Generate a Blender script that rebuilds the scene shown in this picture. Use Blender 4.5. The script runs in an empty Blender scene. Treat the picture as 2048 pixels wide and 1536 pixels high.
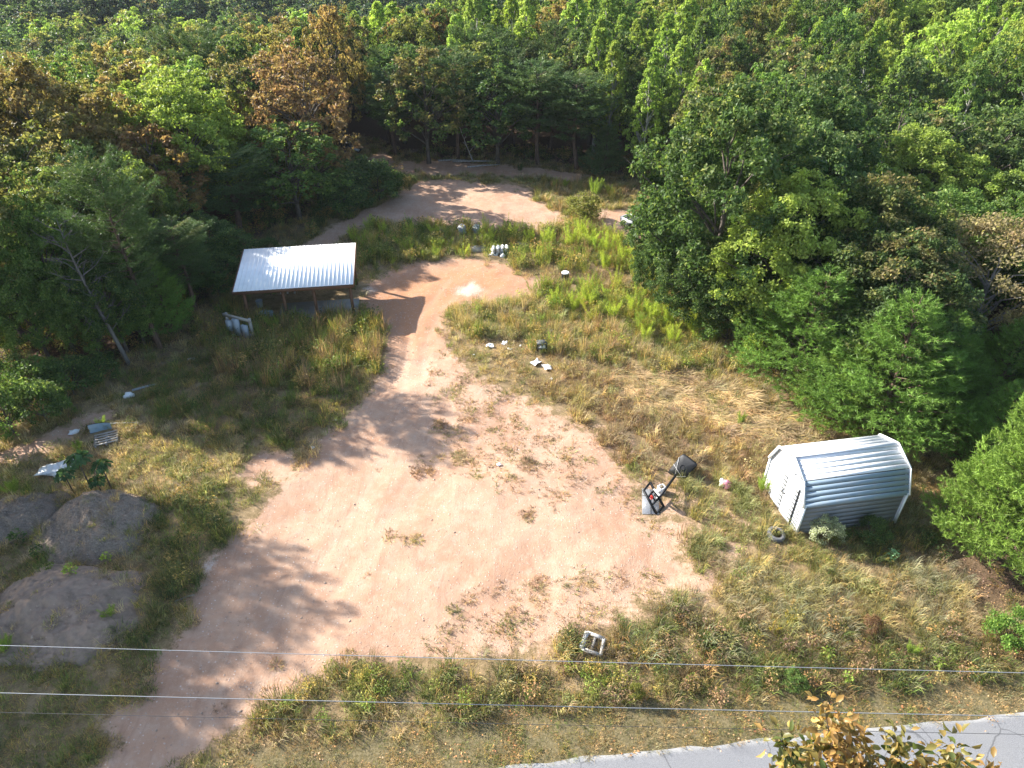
import bpy, math, random
import numpy as np
from mathutils import Vector, Matrix
R = math.radians
rng = np.random.default_rng(7)
random.seed(7)
scene = bpy.context.scene
col = scene.collection

# ------------------------------------------------------------------ camera
CAMH, PITCH, FPX = 20.0, R(36.0), 1420.0
SP, CP = math.sin(PITCH), math.cos(PITCH)
cam = bpy.data.cameras.new("camera")
cam_ob = bpy.data.objects.new("camera", cam); col.objects.link(cam_ob)
cam.sensor_width = 36.0
cam.lens = 36.0 * FPX / 2048.0
cam.clip_start, cam.clip_end = 0.1, 3000.0
cam_ob.location = (0, 0, CAMH)
cam_ob.rotation_euler = (math.pi / 2 - PITCH, 0, 0)
scene.camera = cam_ob

# ------------------------------------------------------------------ light
SUN_EL, SUN_AZ = R(30.0), R(-65.0)          # azimuth clockwise from +Y
world = bpy.data.worlds.new("World"); scene.world = world
world.use_nodes = True
wn = world.node_tree
sky = wn.nodes.new("ShaderNodeTexSky"); sky.sky_type = 'NISHITA'
sky.sun_disc = False; sky.sun_elevation = SUN_EL; sky.sun_rotation = SUN_AZ
sky.air_density = 1.0; sky.dust_density = 1.2
wn.links.new(sky.outputs[0], wn.nodes["Background"].inputs[0])
wn.nodes["Background"].inputs[1].default_value = 0.12
sun = bpy.data.lights.new("sun", 'SUN'); sun.energy = 5.0; sun.angle = R(0.55)
sun.color = (1.0, 0.955, 0.885)
sun_ob = bpy.data.objects.new("sun", sun); col.objects.link(sun_ob)
SUND = Vector((math.sin(SUN_AZ) * math.cos(SUN_EL), math.cos(SUN_AZ) * math.cos(SUN_EL), math.sin(SUN_EL)))
sun_ob.rotation_euler = SUND.to_track_quat('Z', 'Y').to_euler()
sun_ob.location = (-60, 30, 50)
vs = scene.view_settings
vs.view_transform = 'Standard'; vs.look = 'None'; vs.gamma = 1.0; vs.use_curve_mapping = False
vs.exposure = 1.57
scene.cycles.max_bounces = 6
scene.cycles.diffuse_bounces = 3
scene.cycles.transmission_bounces = 4
scene.cycles.caustics_reflective = False
scene.cycles.caustics_refractive = False

# ------------------------------------------------------------------ helpers
def G(px, py, z=0.0):
    """point of the photograph's pixel (2048 wide) on the level z"""
    u = (px - 1024.0) / FPX; v = (py - 768.0) / FPX
    t = (CAMH - z) / (SP + v * CP)
    return Vector((u * t, (CP - v * SP) * t, z))

def proj(x, y, z):
    d = y * CP + (CAMH - z) * SP
    d = np.maximum(d, 0.05)
    return 1024 + FPX * x / d, 768 + FPX * ((CAMH - z) * CP - y * SP) / d

def height_at(y, py):
    """z of the point standing at distance y that is seen on row py"""
    v = (py - 768.0) / FPX
    return CAMH - y * (SP + v * CP) / (CP - v * SP)

def smooth(a, b, x):
    t = np.clip((x - a) / (b - a), 0, 1)
    return t * t * (3 - 2 * t)

def wob(x, y, s, seed=0):
    """cheap smooth noise, about -1..1"""
    a = seed * 1.7
    return (np.sin(x * s + 1.3 * np.sin(y * s * .7 + a) + a) + np.sin(y * s * 1.13 + 1.7 * np.sin(x * s * .83 - a) + 2.1 + a)
            + np.sin((x + y) * s * .71 + 1.1 * np.sin((x - y) * s * .9 + a * .5))) / 3.0

def gh(x, y):
    """ground height"""
    x = np.asarray(x, float); y = np.asarray(y, float)
    near = 1 - smooth(60, 80, y)
    flat = smooth(11.5, 14.5, y - .1 * x)
    z = near * flat * (.10 * wob(x, y, .55, 1) + .045 * wob(x, y, 1.7, 2))
    z = z + flat * near * .022 * wob(x, y, 4.3, 3)
    vall = smooth(0, 70, y - (73 + .6 * np.minimum(x, 0))) * smooth(42, 0, x - .12 * y)
    z = z - 11 * vall
    z = z + smooth(150, 330, y) * (12 + 11 * vall)
    z = z + smooth(10, 60, x) * smooth(50, 110, y) * 3.0
    z = z - smooth(-14, -60, x) * smooth(14, 40, y) * (1 - smooth(60, 90, y)) * 1.0
    return z

def P(px, py, z=0.0):
    """point on the real ground under a pixel, lifted by z"""
    p = G(px, py)
    h = float(gh(p.x, p.y))
    p = G(px, py, h)
    p.z = float(gh(p.x, p.y)) + z
    return p

def inpoly(px, py, poly):
    px = np.asarray(px); py = np.asarray(py)
    c = np.zeros(px.shape, bool)
    n = len(poly)
    for i in range(n):
        x1, y1 = poly[i]; x2, y2 = poly[(i + 1) % n]
        cond = ((y1 > py) != (y2 > py))
        if y1 != y2:
            c ^= cond & (px < (x2 - x1) * (py - y1) / (y2 - y1) + x1)
    return c

def sdf(x, y, poly):
    """signed distance (positive inside) to a polygon in ground metres"""
    d = np.full(x.shape, 1e9)
    n = len(poly)
    for i in range(n):
        ax, ay = poly[i]; bx, by = poly[(i + 1) % n]
        ex, ey = bx - ax, by - ay
        t = np.clip(((x - ax) * ex + (y - ay) * ey) / (ex * ex + ey * ey + 1e-9), 0, 1)
        d = np.minimum(d, np.hypot(x - ax - t * ex, y - ay - t * ey))
    return np.where(inpoly(x, y, poly), d, -d)

def gpoly(pts):
    return [(G(a, b).x, G(a, b).y) for a, b in pts]

def mk_mesh(name, V, faces, attrs=None, smooth_shade=False, mats=()):
    V = np.ascontiguousarray(V, np.float32)
    me = bpy.data.meshes.new(name)
    me.vertices.add(len(V)); me.vertices.foreach_set("co", V.ravel())
    loops = []; starts = []; s = 0
    for f in faces:
        f = np.asarray(f, np.int32)
        if f.size == 0: continue
        k = f.shape[1]
        loops.append(f.ravel())
        starts.append(s + k * np.arange(len(f), dtype=np.int32)); s += f.size
    L = np.concatenate(loops); S = np.concatenate(starts)
    me.loops.add(len(L)); me.loops.foreach_set("vertex_index", L)
    me.polygons.add(len(S)); me.polygons.foreach_set("loop_start", S)
    me.update(calc_edges=True)
    me.validate()
    if smooth_shade:
        me.polygons.foreach_set("use_smooth", np.ones(len(S), bool))
    for k, a in (attrs or {}).items():
        at = me.attributes.new(k, 'FLOAT_COLOR', 'POINT')
        at.data.foreach_set("color", np.ascontiguousarray(a, np.float32).ravel())
    for m in mats: me.materials.append(m)
    return me

def link(name, me, parent=None, loc=None, **props):
    o = bpy.data.objects.new(name, me); col.objects.link(o)
    if parent is not None: o.parent = parent
    if loc is not None: o.location = loc
    for k, v in props.items():
        if v is not None: o[k] = v
    return o

def thing(name, label, cat, loc=(0, 0, 0), rz=0.0, group=None):
    o = bpy.data.objects.new(name, None); col.objects.link(o)
    o.empty_display_size = .2
    o.location = loc; o.rotation_euler = (0, 0, rz)
    o["label"] = label; o["category"] = cat
    if group: o["group"] = group
    return o

class MB:
    def __init__(self): self.v = []; self.q = []; self.t = []; self.n = 0
    def add(self, V, q=None, t=None):
        V = np.asarray(V, float)
        if q is not None: self.q.append(np.asarray(q) + self.n)
        if t is not None: self.t.append(np.asarray(t) + self.n)
        self.v.append(V); self.n += len(V)
    def hexa(self, c8):
        self.add(c8, q=[[0, 3, 2, 1], [4, 5, 6, 7], [0, 1, 5, 4], [1, 2, 6, 5], [2, 3, 7, 6], [3, 0, 4, 7]])
    def box(self, c, s, rot=None):
        x, y, z = s[0] / 2, s[1] / 2, s[2] / 2
        V = np.array([[-x, -y, -z], [x, -y, -z], [x, y, -z], [-x, y, -z], [-x, -y, z], [x, -y, z], [x, y, z], [-x, y, z]])
        if rot is not None: V = V @ np.array(rot.to_3x3()).T
        self.hexa(V + np.array(c))
        return self
    def slab(self, quad, d):
        """4 corner points, thickened along -normal by d"""
        a = [np.array(p, float) for p in quad]
        n = np.cross(a[1] - a[0], a[3] - a[0]); n /= np.linalg.norm(n)
        self.hexa(np.array([p - n * d for p in a] + a)); return self
    def bar(self, a, b, w, h, up=(0, 0, 1)):
        a = np.array(a, float); b = np.array(b, float); d = b - a; d /= np.linalg.norm(d)
        s = np.cross(d, up)
        if np.linalg.norm(s) < 1e-4: s = np.cross(d, (1, 0, 0))
        s /= np.linalg.norm(s); u = np.cross(s, d)
        o = [-s * w / 2 - u * h / 2, s * w / 2 - u * h / 2, s * w / 2 + u * h / 2, -s * w / 2 + u * h / 2]
        self.hexa(np.array([a + k for k in o] + [b + k for k in o])); return self
    def tube(self, pts, rad, n=6, cap=True):
        pts = np.asarray(pts, float); k = len(pts)
        rad = np.broadcast_to(np.asarray(rad, float), (k,))
        tan = np.gradient(pts, axis=0); tan /= np.linalg.norm(tan, axis=1)[:, None] + 1e-9
        ref = np.where(np.abs(tan[:, 2:3]) > .9, np.array([[1., 0, 0]]), np.array([[0, 0, 1.]]))
        s = np.cross(tan, ref); s /= np.linalg.norm(s, axis=1)[:, None] + 1e-9
        u = np.cross(s, tan)
        a = np.arange(n) * 2 * math.pi / n
        V = pts[:, None] + rad[:, None, None] * (np.cos(a)[None, :, None] * s[:, None] + np.sin(a)[None, :, None] * u[:, None])
        i = np.arange(k - 1)[:, None] * n; j = np.arange(n)[None]; j2 = (j + 1) % n
        q = np.stack([i + j, i + j2, i + n + j2, i + n + j], -1).reshape(-1, 4)
        V = V.reshape(-1, 3)
        t = None
        if cap:
            t = [[(k - 1) * n, (k - 1) * n + a_, (k - 1) * n + a_ + 1] for a_ in range(1, n - 1)] + [[0, a_ + 1, a_] for a_ in range(1, n - 1)]
        self.add(V, q=q, t=t); return self
    def lathe(self, prof, n=20, c=(0, 0, 0)):
        prof = np.asarray(prof, float); k = len(prof)
        a = np.arange(n) * 2 * math.pi / n
        V = np.stack([prof[:, 0:1] * np.cos(a), prof[:, 0:1] * np.sin(a), np.repeat(prof[:, 1:2], n, 1)], -1).reshape(-1, 3) + np.array(c)
        i = np.arange(k - 1)[:, None] * n; j = np.arange(n)[None]; j2 = (j + 1) % n
        self.add(V, q=np.stack([i + j, i + j2, i + n + j2, i + n + j], -1).reshape(-1, 4)); return self
    def mesh(self, name, mat=None, sm=False):
        f = []
        if self.q: f.append(np.concatenate(self.q))
        if self.t: f.append(np.concatenate([np.asarray(t) for t in self.t]))
        return mk_mesh(name, np.concatenate(self.v), f, smooth_shade=sm, mats=[mat] if mat else [])
    def build(self, name, mat, parent=None, sm=False, **props):
        return link(name, self.mesh(name, mat, sm), parent, **props)

def blob_mesh(name, seed, rx, ry, rz, mat, nz=.2, nu=14, nv=9, flat=True):
    """lumpy closed lump resting on z=0"""
    m = MB(); a = np.arange(nu) * 2 * math.pi / nu
    b = np.linspace(-math.pi / 2, math.pi / 2, nv)
    A, B = np.meshgrid(a, b)
    X = np.cos(A) * np.cos(B); Y = np.sin(A) * np.cos(B); Z = np.sin(B)
    k = 1 + nz * wob(X * 3 + seed, Y * 3 + Z * 2.3, 1.2, seed)
    V = np.stack([X * rx * k, Y * ry * k, Z * rz * k], -1).reshape(-1, 3)
    if flat: V[:, 2] = np.maximum(V[:, 2], -.25 * rz) + .25 * rz
    i = np.arange(nv - 1)[:, None] * nu; j = np.arange(nu)[None]; j2 = (j + 1) % nu
    m.add(V, q=np.stack([i + j, i + j2, i + nu + j2, i + nu + j], -1).reshape(-1, 4))
    return m.mesh(name, mat, True)

# ------------------------------------------------------------------ materials
class NB:
    def __init__(self, name):
        self.m = bpy.data.materials.new(name); self.m.use_nodes = True
        self.t = self.m.node_tree; self.N = self.t.nodes
        self.b = self.N["Principled BSDF"]; self.out = self.N["Material Output"]
        self.b.inputs["Specular IOR Level"].default_value = .25
    def n(self, ty, **kw):
        x = self.N.new(ty)
        for k, v in kw.items(): setattr(x, k, v)
        return x
    def l(self, a, b): self.t.links.new(a, b)
    def val(self, sock, v):
        if hasattr(v, "links"): self.l(v, sock)
        else:
            if isinstance(v, (tuple, list)) and len(v) == 3 and sock.type == 'RGBA': v = (*v, 1)
            sock.default_value = v
    def noise(self, scale, detail=4, rough=.6, vec=None, dist=0.0):
        x = self.n('ShaderNodeTexNoise'); x.inputs['Scale'].default_value = scale
        x.inputs['Detail'].default_value = detail; x.inputs['Roughness'].default_value = rough
        x.inputs['Distortion'].default_value = dist
        if vec is not None: self.l(vec, x.inputs['Vector'])
        return x.outputs['Fac']
    def mix(self, f, a, b, mode='MIX'):
        x = self.n('ShaderNodeMix', data_type='RGBA', blend_type=mode)
        self.val(x.inputs[0], f); self.val(x.inputs[6], a); self.val(x.inputs[7], b)
        return x.outputs[2]
    def ma(self, op, a, b=None, c=None, clamp=False):
        x = self.n('ShaderNodeMath', operation=op, use_clamp=clamp)
        self.val(x.inputs[0], a)
        if b is not None: self.val(x.inputs[1], b)
        if c is not None: self.val(x.inputs[2], c)
        return x.outputs[0]
    def ramp(self, f, a, b, lo=0.0, hi=1.0):
        x = self.n('ShaderNodeMapRange', interpolation_type='SMOOTHSTEP')
        self.val(x.inputs[0], f)
        x.inputs[1].default_value = a; x.inputs[2].default_value = b; x.inputs[3].default_value = lo; x.inputs[4].default_value = hi
        return x.outputs[0]
    def attr(self, name, ty='GEOMETRY'):
        x = self.n('ShaderNodeAttribute'); x.attribute_name = name; x.attribute_type = ty
        return x
    def pos(self): return self.n('ShaderNodeNewGeometry').outputs['Position']
    def obj(self): return self.n('ShaderNodeTexCoord').outputs['Object']
    def bump(self, h, strength=.5, dist=.05):
        x = self.n('ShaderNodeBump'); x.inputs['Strength'].default_value = strength; x.inputs['Distance'].default_value = dist
        self.l(h, x.inputs['Height']); self.l(x.outputs[0], self.b.inputs['Normal'])

def plain(name, c, rough=.6, var=.25, scale=6.0, spec=.25, metal=0.0, bump=0.0, dirt=None, dirt_amt=.5):
    k = NB(name)
    f = k.noise(scale, 5, .65, k.obj())
    c2 = tuple(x * (1 - var) for x in c)
    base = k.mix(f, c2, tuple(min(1, x * (1 + var * .4)) for x in c))
    if dirt:
        d = k.ramp(k.noise(scale * .35, 6, .7, k.obj()), .48, .72, 0, dirt_amt)
        base = k.mix(d, base, dirt)
    k.l(base, k.b.inputs['Base Color'])
    k.b.inputs['Roughness'].default_value = rough
    k.b.inputs['Specular IOR Level'].default_value = spec
    k.b.inputs['Metallic'].default_value = metal
    if bump: k.bump(f, bump, .02)
    return k.m

def leaf_material(name, instanced, trans=.42, gloss=.13, autumn=(.118, .062, .036), vivid=1.0):
    k = NB(name)
    if instanced:
        a = k.attr('col', 'INSTANCER'); base, alpha = a.outputs['Color'], a.outputs['Alpha']
    else:
        oi = k.n('ShaderNodeObjectInfo'); base, alpha = oi.outputs['Color'], oi.outputs['Alpha']
    lv = k.attr('lv'); sep = k.n('ShaderNodeSeparateColor'); k.l(lv.outputs['Color'], sep.inputs[0])
    r, g, b = sep.outputs
    bright = k.ma('MULTIPLY_ADD', r, 1.5, 1.15)
    bright = k.ma('MULTIPLY', bright, k.ma('MULTIPLY_ADD', g, .5, .75))
    aut = k.ma('MULTIPLY_ADD', g, .55, k.ma('MULTIPLY_ADD', b, .35, k.ma('MULTIPLY', r, .25)))
    thr = k.ma('SUBTRACT', 1.15, alpha)
    f = k.ma('MULTIPLY_ADD', k.ma('SUBTRACT', aut, thr), 2.4, .42, clamp=True)
    f = k.ma('MULTIPLY', f, .62)
    c = k.mix(f, base, autumn)
    # sparse yellower leaves
    c = k.mix(k.ramp(r, .86, .98, 0, .35), c, (.20, .20, .05))
    c = k.mix(1.0, c, (0, 0, 0), 'MIX') if False else c
    mul = k.n('ShaderNodeVectorMath', operation='SCALE'); k.l(c, mul.inputs[0]); k.l(bright, mul.inputs['Scale'])
    c = mul.outputs[0]
    k.l(c, k.b.inputs['Base Color']); k.b.inputs['Roughness'].default_value = .42
    k.b.inputs['Specular IOR Level'].default_value = gloss
    tr = k.n('ShaderNodeBsdfTranslucent')
    tc = k.mix(1.0, c, (1.12, 1.18, .72), 'MULTIPLY'); 
    t2 = k.n('ShaderNodeVectorMath', operation='SCALE'); k.l(tc, t2.inputs[0]); t2.inputs['Scale'].default_value = 1.35
    k.l(t2.outputs[0], tr.inputs['Color'])
    ms = k.n('ShaderNodeMixShader'); ms.inputs[0].default_value = trans
    k.l(k.b.outputs[0], ms.inputs[1]); k.l(tr.outputs[0], ms.inputs[2]); k.l(ms.outputs[0], k.out.inputs['Surface'])
    return k.m

M_leaf = leaf_material("leaf", False)
M_needle = leaf_material("needle", False, trans=.25, gloss=.12, autumn=(.16, .06, .03))
M_leaf_i = leaf_material("leaf_scattered", True)
M_grass = leaf_material("grass_blade", True, trans=.35, gloss=.12, autumn=(.30, .16, .06))
M_weed = leaf_material("weed_leaf", False, trans=.4, gloss=.15, autumn=(.26, .14, .05))

def bark(name, a, b):
    k = NB(name)
    mp = k.n('ShaderNodeMapping'); mp.inputs['Scale'].default_value = (1, 1, .25); k.l(k.obj(), mp.inputs[0])
    f = k.noise(9, 6, .7, mp.outputs[0])
    k.l(k.mix(k.ramp(f, .3, .7), a, b), k.b.inputs['Base Color']); k.b.inputs['Roughness'].default_value = .85
    k.bump(f, .6, .04)
    return k.m
M_bark = bark("bark", (.05, .04, .032), (.15, .125, .1))
M_bark_pale = bark("pale_bark", (.17, .16, .14), (.40, .38, .35))
M_bark_pine = bark("pine_bark", (.06, .04, .03), (.17, .11, .08))
M_bark_grey = bark("grey_bark", (.085, .078, .07), (.20, .185, .165))
M_dead = bark("dead_wood", (.22, .2, .18), (.45, .42, .39))

# ------------------------------------------------------------------ ground
DIRT = [(150, 1600), (188, 1536), (239, 1492), (200, 1440), (285, 1390), (300, 1330), (345, 1285), (395, 1240), (345, 1190), (386, 1160),
        (440, 1095), (480, 1062), (520, 1025), (560, 975), (600, 930), (640, 880), (690, 835), (740, 782), (763, 740), (772, 700), (765, 655),
        (745, 630), (720, 600), (742, 565), (790, 537), (850, 521), (930, 516), (1000, 527), (1062, 552), (1100, 580), (1040, 598), (985, 606),
        (930, 606), (900, 622), (885, 650), (905, 690), (940, 728), (985, 762), (1045, 782), (1100, 812), (1150, 838), (1205, 872), (1250, 925),
        (1285, 980), (1300, 1035), (1390, 1035), (1372, 1080), (1340, 1118), (1400, 1138), (1490, 1150), (1420, 1188), (1340, 1190), (1270, 1215),
        (1190, 1270), (1100, 1300), (1000, 1316), (900, 1322), (800, 1322), (700, 1325), (640, 1345), (575, 1385), (520, 1412), (470, 1450), (410, 1490), (350, 1536), (330, 1600)]
DIRT2 = [(585, 500), (640, 468), (700, 434), (790, 390), (835, 363), (900, 360), (1000, 368), (1052, 377), (1080, 405), (1132, 433), (1145, 452), (1000, 462), (900, 452), (780, 447), (700, 462), (640, 505)]
DIRT3 = [(795, 322), (900, 320), (1000, 330), (1100, 340), (1190, 352), (1150, 364), (1050, 354), (950, 350), (850, 353), (790, 345)]
DIRT4 = [(1195, 415), (1265, 425), (1300, 480), (1240, 482), (1195, 445)]
DIRT5 = [(735, 322), (760, 300), (790, 318), (775, 345), (745, 345)]
DIRT6 = [(0, 905), (90, 875), (150, 838), (220, 822), (240, 832), (170, 868), (110, 900), (30, 925), (-60, 930)]
DIRT7 = [(480, 935), (520, 905), (590, 900), (600, 930), (560, 970), (500, 975)]
SPARSE = [(860, 690), (930, 690), (1000, 740), (1080, 785), (1200, 850), (1290, 940), (1350, 1060), (1300, 1080), (1240, 1020), (1120, 1010), (1000, 990), (900, 955), (830, 930), (850, 850), (850, 770)]
SPARSE2 = [(1000, 1160), (1120, 1140), (1300, 1130), (1420, 1150), (1340, 1200), (1200, 1270), (1050, 1300), (860, 1310), (880, 1210)]
CLEAR = [(-900, 650), (-200, 722), (0, 748), (120, 742), (230, 736), (330, 700), (400, 642), (455, 592), (470, 520), (560, 470), (640, 430),
         (655, 380), (665, 330), (690, 298), (725, 283), (790, 312), (870, 322), (1000, 320), (1100, 335), (1200, 350), (1262, 375), (1290, 430), (1310, 500),
         (1330, 585), (1420, 642), (1470, 700), (1560, 765), (1660, 842), (1760, 882), (1850, 910), (1890, 1000), (1960, 1110), (2100, 1150), (2600, 1230), (3200, 1600), (3200, 2600), (-900, 2600)]
CLEARG = gpoly([(a, min(b, 1780)) for a, b in CLEAR])
ROAD_N = [(-60, 7.6), (-20, 7.9), (-8, 8.6), (-1.0, 9.55), (3.0, 9.95), (6.0, 10.25), (10.0, 10.65), (14.9, 11.15), (22, 11.9), (40, 13.5), (80, 17.5)]
def road_north(x): return np.interp(x, [a for a, b in ROAD_N], [b for a, b in ROAD_N])

def axis(fa, fb, st, lo, hi):
    a = list(np.arange(fa, fb + 1e-6, st)); s = st
    while a[-1] < hi: s *= 1.22; a.append(a[-1] + s)
    b = []; s = st; v = fa
    while v > lo: s *= 1.22; v -= s; b.append(v)
    return np.array(b[::-1] + a)

gx = axis(-27, 27, .19, -900, 900); gy = axis(8, 62, .19, -300, 1200)
X, Y = np.meshgrid(gx, gy)
Z = gh(X, Y)
# wheel ruts of the track that comes down past the shelter
def dist_line(x, y, pts):
    d = np.full(x.shape, 1e9)
    for (ax, ay), (bx, by) in zip(pts[:-1], pts[1:]):
        ex, ey = bx - ax, by - ay
        t = np.clip(((x - ax) * ex + (y - ay) * ey) / (ex * ex + ey * ey), 0, 1)
        d = np.minimum(d, np.hypot(x - ax - t * ex, y - ay - t * ey))
    return d
TR = [gpoly(p) for p in ([(330, 1536), (480, 1330), (600, 1180), (720, 1000), (790, 880), (808, 770), (815, 690), (850, 620), (900, 560)],
                         [(400, 1480), (560, 1340), (700, 1150), (800, 1000), (850, 880), (850, 770), (850, 690), (885, 620), (950, 560)],
                         [(680, 1240), (760, 1090), (850, 960), (900, 880), (905, 780)])]
trk = np.min([dist_line(X, Y, t) for t in TR], axis=0)
rut = np.exp(-(trk / .18) ** 2)
# the two washed-out gullies
gul = dist_line(X, Y, gpoly([(752, 795), (775, 770), (800, 740), (815, 700), (812, 660)]))
Z = Z - .02 * rut - .10 * np.exp(-(gul / .22) ** 2) * (Y < 45)
d1 = np.max([sdf(X, Y, gpoly(p)) for p in (DIRT, DIRT2, DIRT3, DIRT4, DIRT5, DIRT6, DIRT7)], axis=0)
dirt = np.clip(.5 + d1 * .55, 0, 1)
sp = np.maximum(sdf(X, Y, gpoly(SPARSE)), sdf(X, Y, gpoly(SPARSE2)))
dirt = dirt - .22 * np.clip(.5 + sp * .5, 0, 1)
FRINGE = [(1090, 800), (1210, 840), (1330, 900), (1450, 985), (1530, 1060), (1500, 1150), (1440, 1220), (1280, 1260), (1150, 1330), (900, 1345), (700, 1350), (600, 1390), (640, 1330), (1000, 1300), (1250, 1190), (1280, 1000), (1150, 870)]
fri = sdf(X, Y, gpoly(FRINGE))
dirt = np.maximum(dirt, .47 * np.clip(.6 + fri * .8, 0, 1))
cl = sdf(X, Y, CLEARG)
litter = np.clip(.5 - cl * .35, 0, 1)
LIT2 = gpoly([(1830, 1090), (1960, 1105), (2100, 1130), (2300, 1230), (2200, 1290), (2040, 1250), (1900, 1180)])
litter = np.maximum(litter, np.clip(.5 + sdf(X, Y, LIT2) * .4, 0, 1))
ORG = gpoly([(730, 640), (720, 590), (790, 540), (930, 520), (1010, 530), (1090, 580), (980, 600), (900, 640), (860, 700), (780, 690)])
orange = np.clip(.4 + sdf(X, Y, ORG) * .4, 0, 1)
PALE = [gpoly(p) for p in ([(905, 575), (950, 562), (975, 585), (940, 598), (905, 590)], [(935, 605), (960, 590), (985, 605), (965, 618)],
                           [(705, 575), (740, 568), (760, 580), (735, 590)], [(390, 1140), (430, 1110), (445, 1130), (400, 1160)], [(900, 690), (930, 700), (945, 730), (915, 720)])]
pale = np.clip(.45 + np.max([sdf(X, Y, p) for p in PALE], axis=0) * 1.2, 0, 1)
vdist = Y - road_north(X)
verge = smooth(1.7, 1.1, vdist) * (X > -14) * (1 - np.clip(dirt * 1.6 - .3, 0, 1))
STRAW = gpoly([(1190, 740), (1330, 740), (1480, 790), (1620, 830), (1720, 880), (1540, 900), (1400, 850), (1260, 810)])
straw = np.clip(.5 + sdf(X, Y, STRAW) * .4, 0, 1)
cov = np.stack([dirt, orange, pale, rut], -1).reshape(-1, 4)
cov2 = np.stack([litter, verge, straw, np.clip(.5 + sp * .4, 0, 1)], -1).reshape(-1, 4)
ny, nx = X.shape
ii = np.arange(ny - 1)[:, None] * nx; jj = np.arange(nx - 1)[None]
gq = np.stack([ii + jj, ii + jj + 1, ii + jj + 1 + nx, ii + jj + nx], -1).reshape(-1, 4)

k = NB("ground_soil")
p = k.pos()
c1 = k.attr('cov'); s1 = k.n('ShaderNodeSeparateColor'); k.l(c1.outputs['Color'], s1.inputs[0])
c2 = k.attr('cov2'); s2 = k.n('ShaderNodeSeparateColor'); k.l(c2.outputs['Color'], s2.inputs[0])
nbig = k.noise(.35, 5, .6, p); nmid = k.noise(2.2, 6, .65, p); nfin = k.noise(14, 5, .7, p); ngr = k.noise(60, 3, .7, p)
dirtm = k.ramp(k.ma('ADD', s1.outputs[0], k.ma('MULTIPLY_ADD', nmid, .9, k.ma('MULTIPLY_ADD', nfin, .35, -.62))), .40, .60)
dc = k.mix(k.ramp(nbig, .35, .65), (.425, .25, .16), (.50, .325, .22))
dc = k.mix(k.ramp(nmid, .42, .72, 0, .55), dc, (.53, .39, .29))
dc = k.mix(k.ramp(k.noise(.9, 4, .6, p, .6), .52, .7, 0, .6), dc, (.40, .235, .15))
dc = k.mix(k.ma('MULTIPLY', s1.outputs[1], .85), dc, k.mix(nmid, (.40, .175, .08), (.46, .235, .125)))
dc = k.mix(k.ma('MULTIPLY', c1.outputs['Alpha'], .2), dc, (.56, .425, .325))
dc = k.mix(k.ma('MULTIPLY', k.ramp(k.ma('ADD', s1.outputs[2], k.ma('MULTIPLY_ADD', nfin, 1.6, k.ma('MULTIPLY_ADD', nmid, .8, -1.25))), .4, .8), .6), dc, (.60, .54, .47))
# washed streaks and gravel drifts
mpw = k.n('ShaderNodeMapping'); mpw.inputs['Scale'].default_value = (1.6, .35, 1); mpw.inputs['Rotation'].default_value = (0, 0, -.5); k.l(p, mpw.inputs[0])
wsh = k.noise(1.5, 7, .72, mpw.outputs[0], .8)
dc = k.mix(k.ramp(wsh, .50, .66, 0, .55), dc, (.355, .205, .135))
dc = k.mix(k.ramp(k.noise(5.5, 5, .75, p, .5), .54, .70, 0, .5), dc, (.56, .43, .34))
# gravel specks
vor = k.n('ShaderNodeTexVoronoi'); vor.inputs['Scale'].default_value = 10; k.l(p, vor.inputs['Vector'])
sepv = k.n('ShaderNodeSeparateColor'); k.l(vor.outputs['Color'], sepv.inputs[0])
speck = k.ma('MULTIPLY', k.ramp(vor.outputs['Distance'], .32, .18), k.ramp(sepv.outputs[0], .55, .75))
dc = k.mix(k.ma('MULTIPLY', speck, .8), dc, k.mix(sepv.outputs[1], (.30, .2, .15), (.74, .64, .55)))
dc = k.mix(k.ramp(ngr, .35, .65, .0, .22), dc, (.27, .165, .11))
sc_ = k.mix(k.ramp(nmid, .35, .65), (.17, .12, .06), (.30, .215, .12))
sc_ = k.mix(k.ramp(nfin, .4, .7, 0, .6), sc_, (.36, .26, .14))
sc_ = k.mix(k.ma('MULTIPLY', s2.outputs[2], .7), sc_, k.mix(nfin, (.26, .19, .11), (.42, .31, .19)))
vc = k.mix(k.ramp(nfin, .35, .65), (.105, .09, .04), (.20, .165, .09)); vc = k.mix(k.ramp(nmid, .55, .75, 0, .6), vc, (.25, .2, .14))
sc_ = k.mix(k.ma('MULTIPLY', s2.outputs[1], .9), sc_, vc)
lc = k.mix(k.ramp(nfin, .35, .65), (.045, .03, .02), (.16, .10, .065))
sc_ = k.mix(s2.outputs[0], sc_, lc)
k.l(k.mix(dirtm, sc_, dc), k.b.inputs['Base Color']); k.b.inputs['Roughness'].default_value = .95
k.b.inputs['Specular IOR Level'].default_value = .08
hgt = k.ma('MULTIPLY_ADD', nfin, .5, k.ma('MULTIPLY_ADD', ngr, .35, k.ma('MULTIPLY', speck, .35)))
k.bump(hgt, .8, .07)
M_ground = k.m
gm = mk_mesh("ground", np.stack([X, Y, Z], -1).reshape(-1, 3), [gq], {'cov': cov, 'cov2': cov2}, True, [M_ground])
link("ground", gm, kind="structure")

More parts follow.
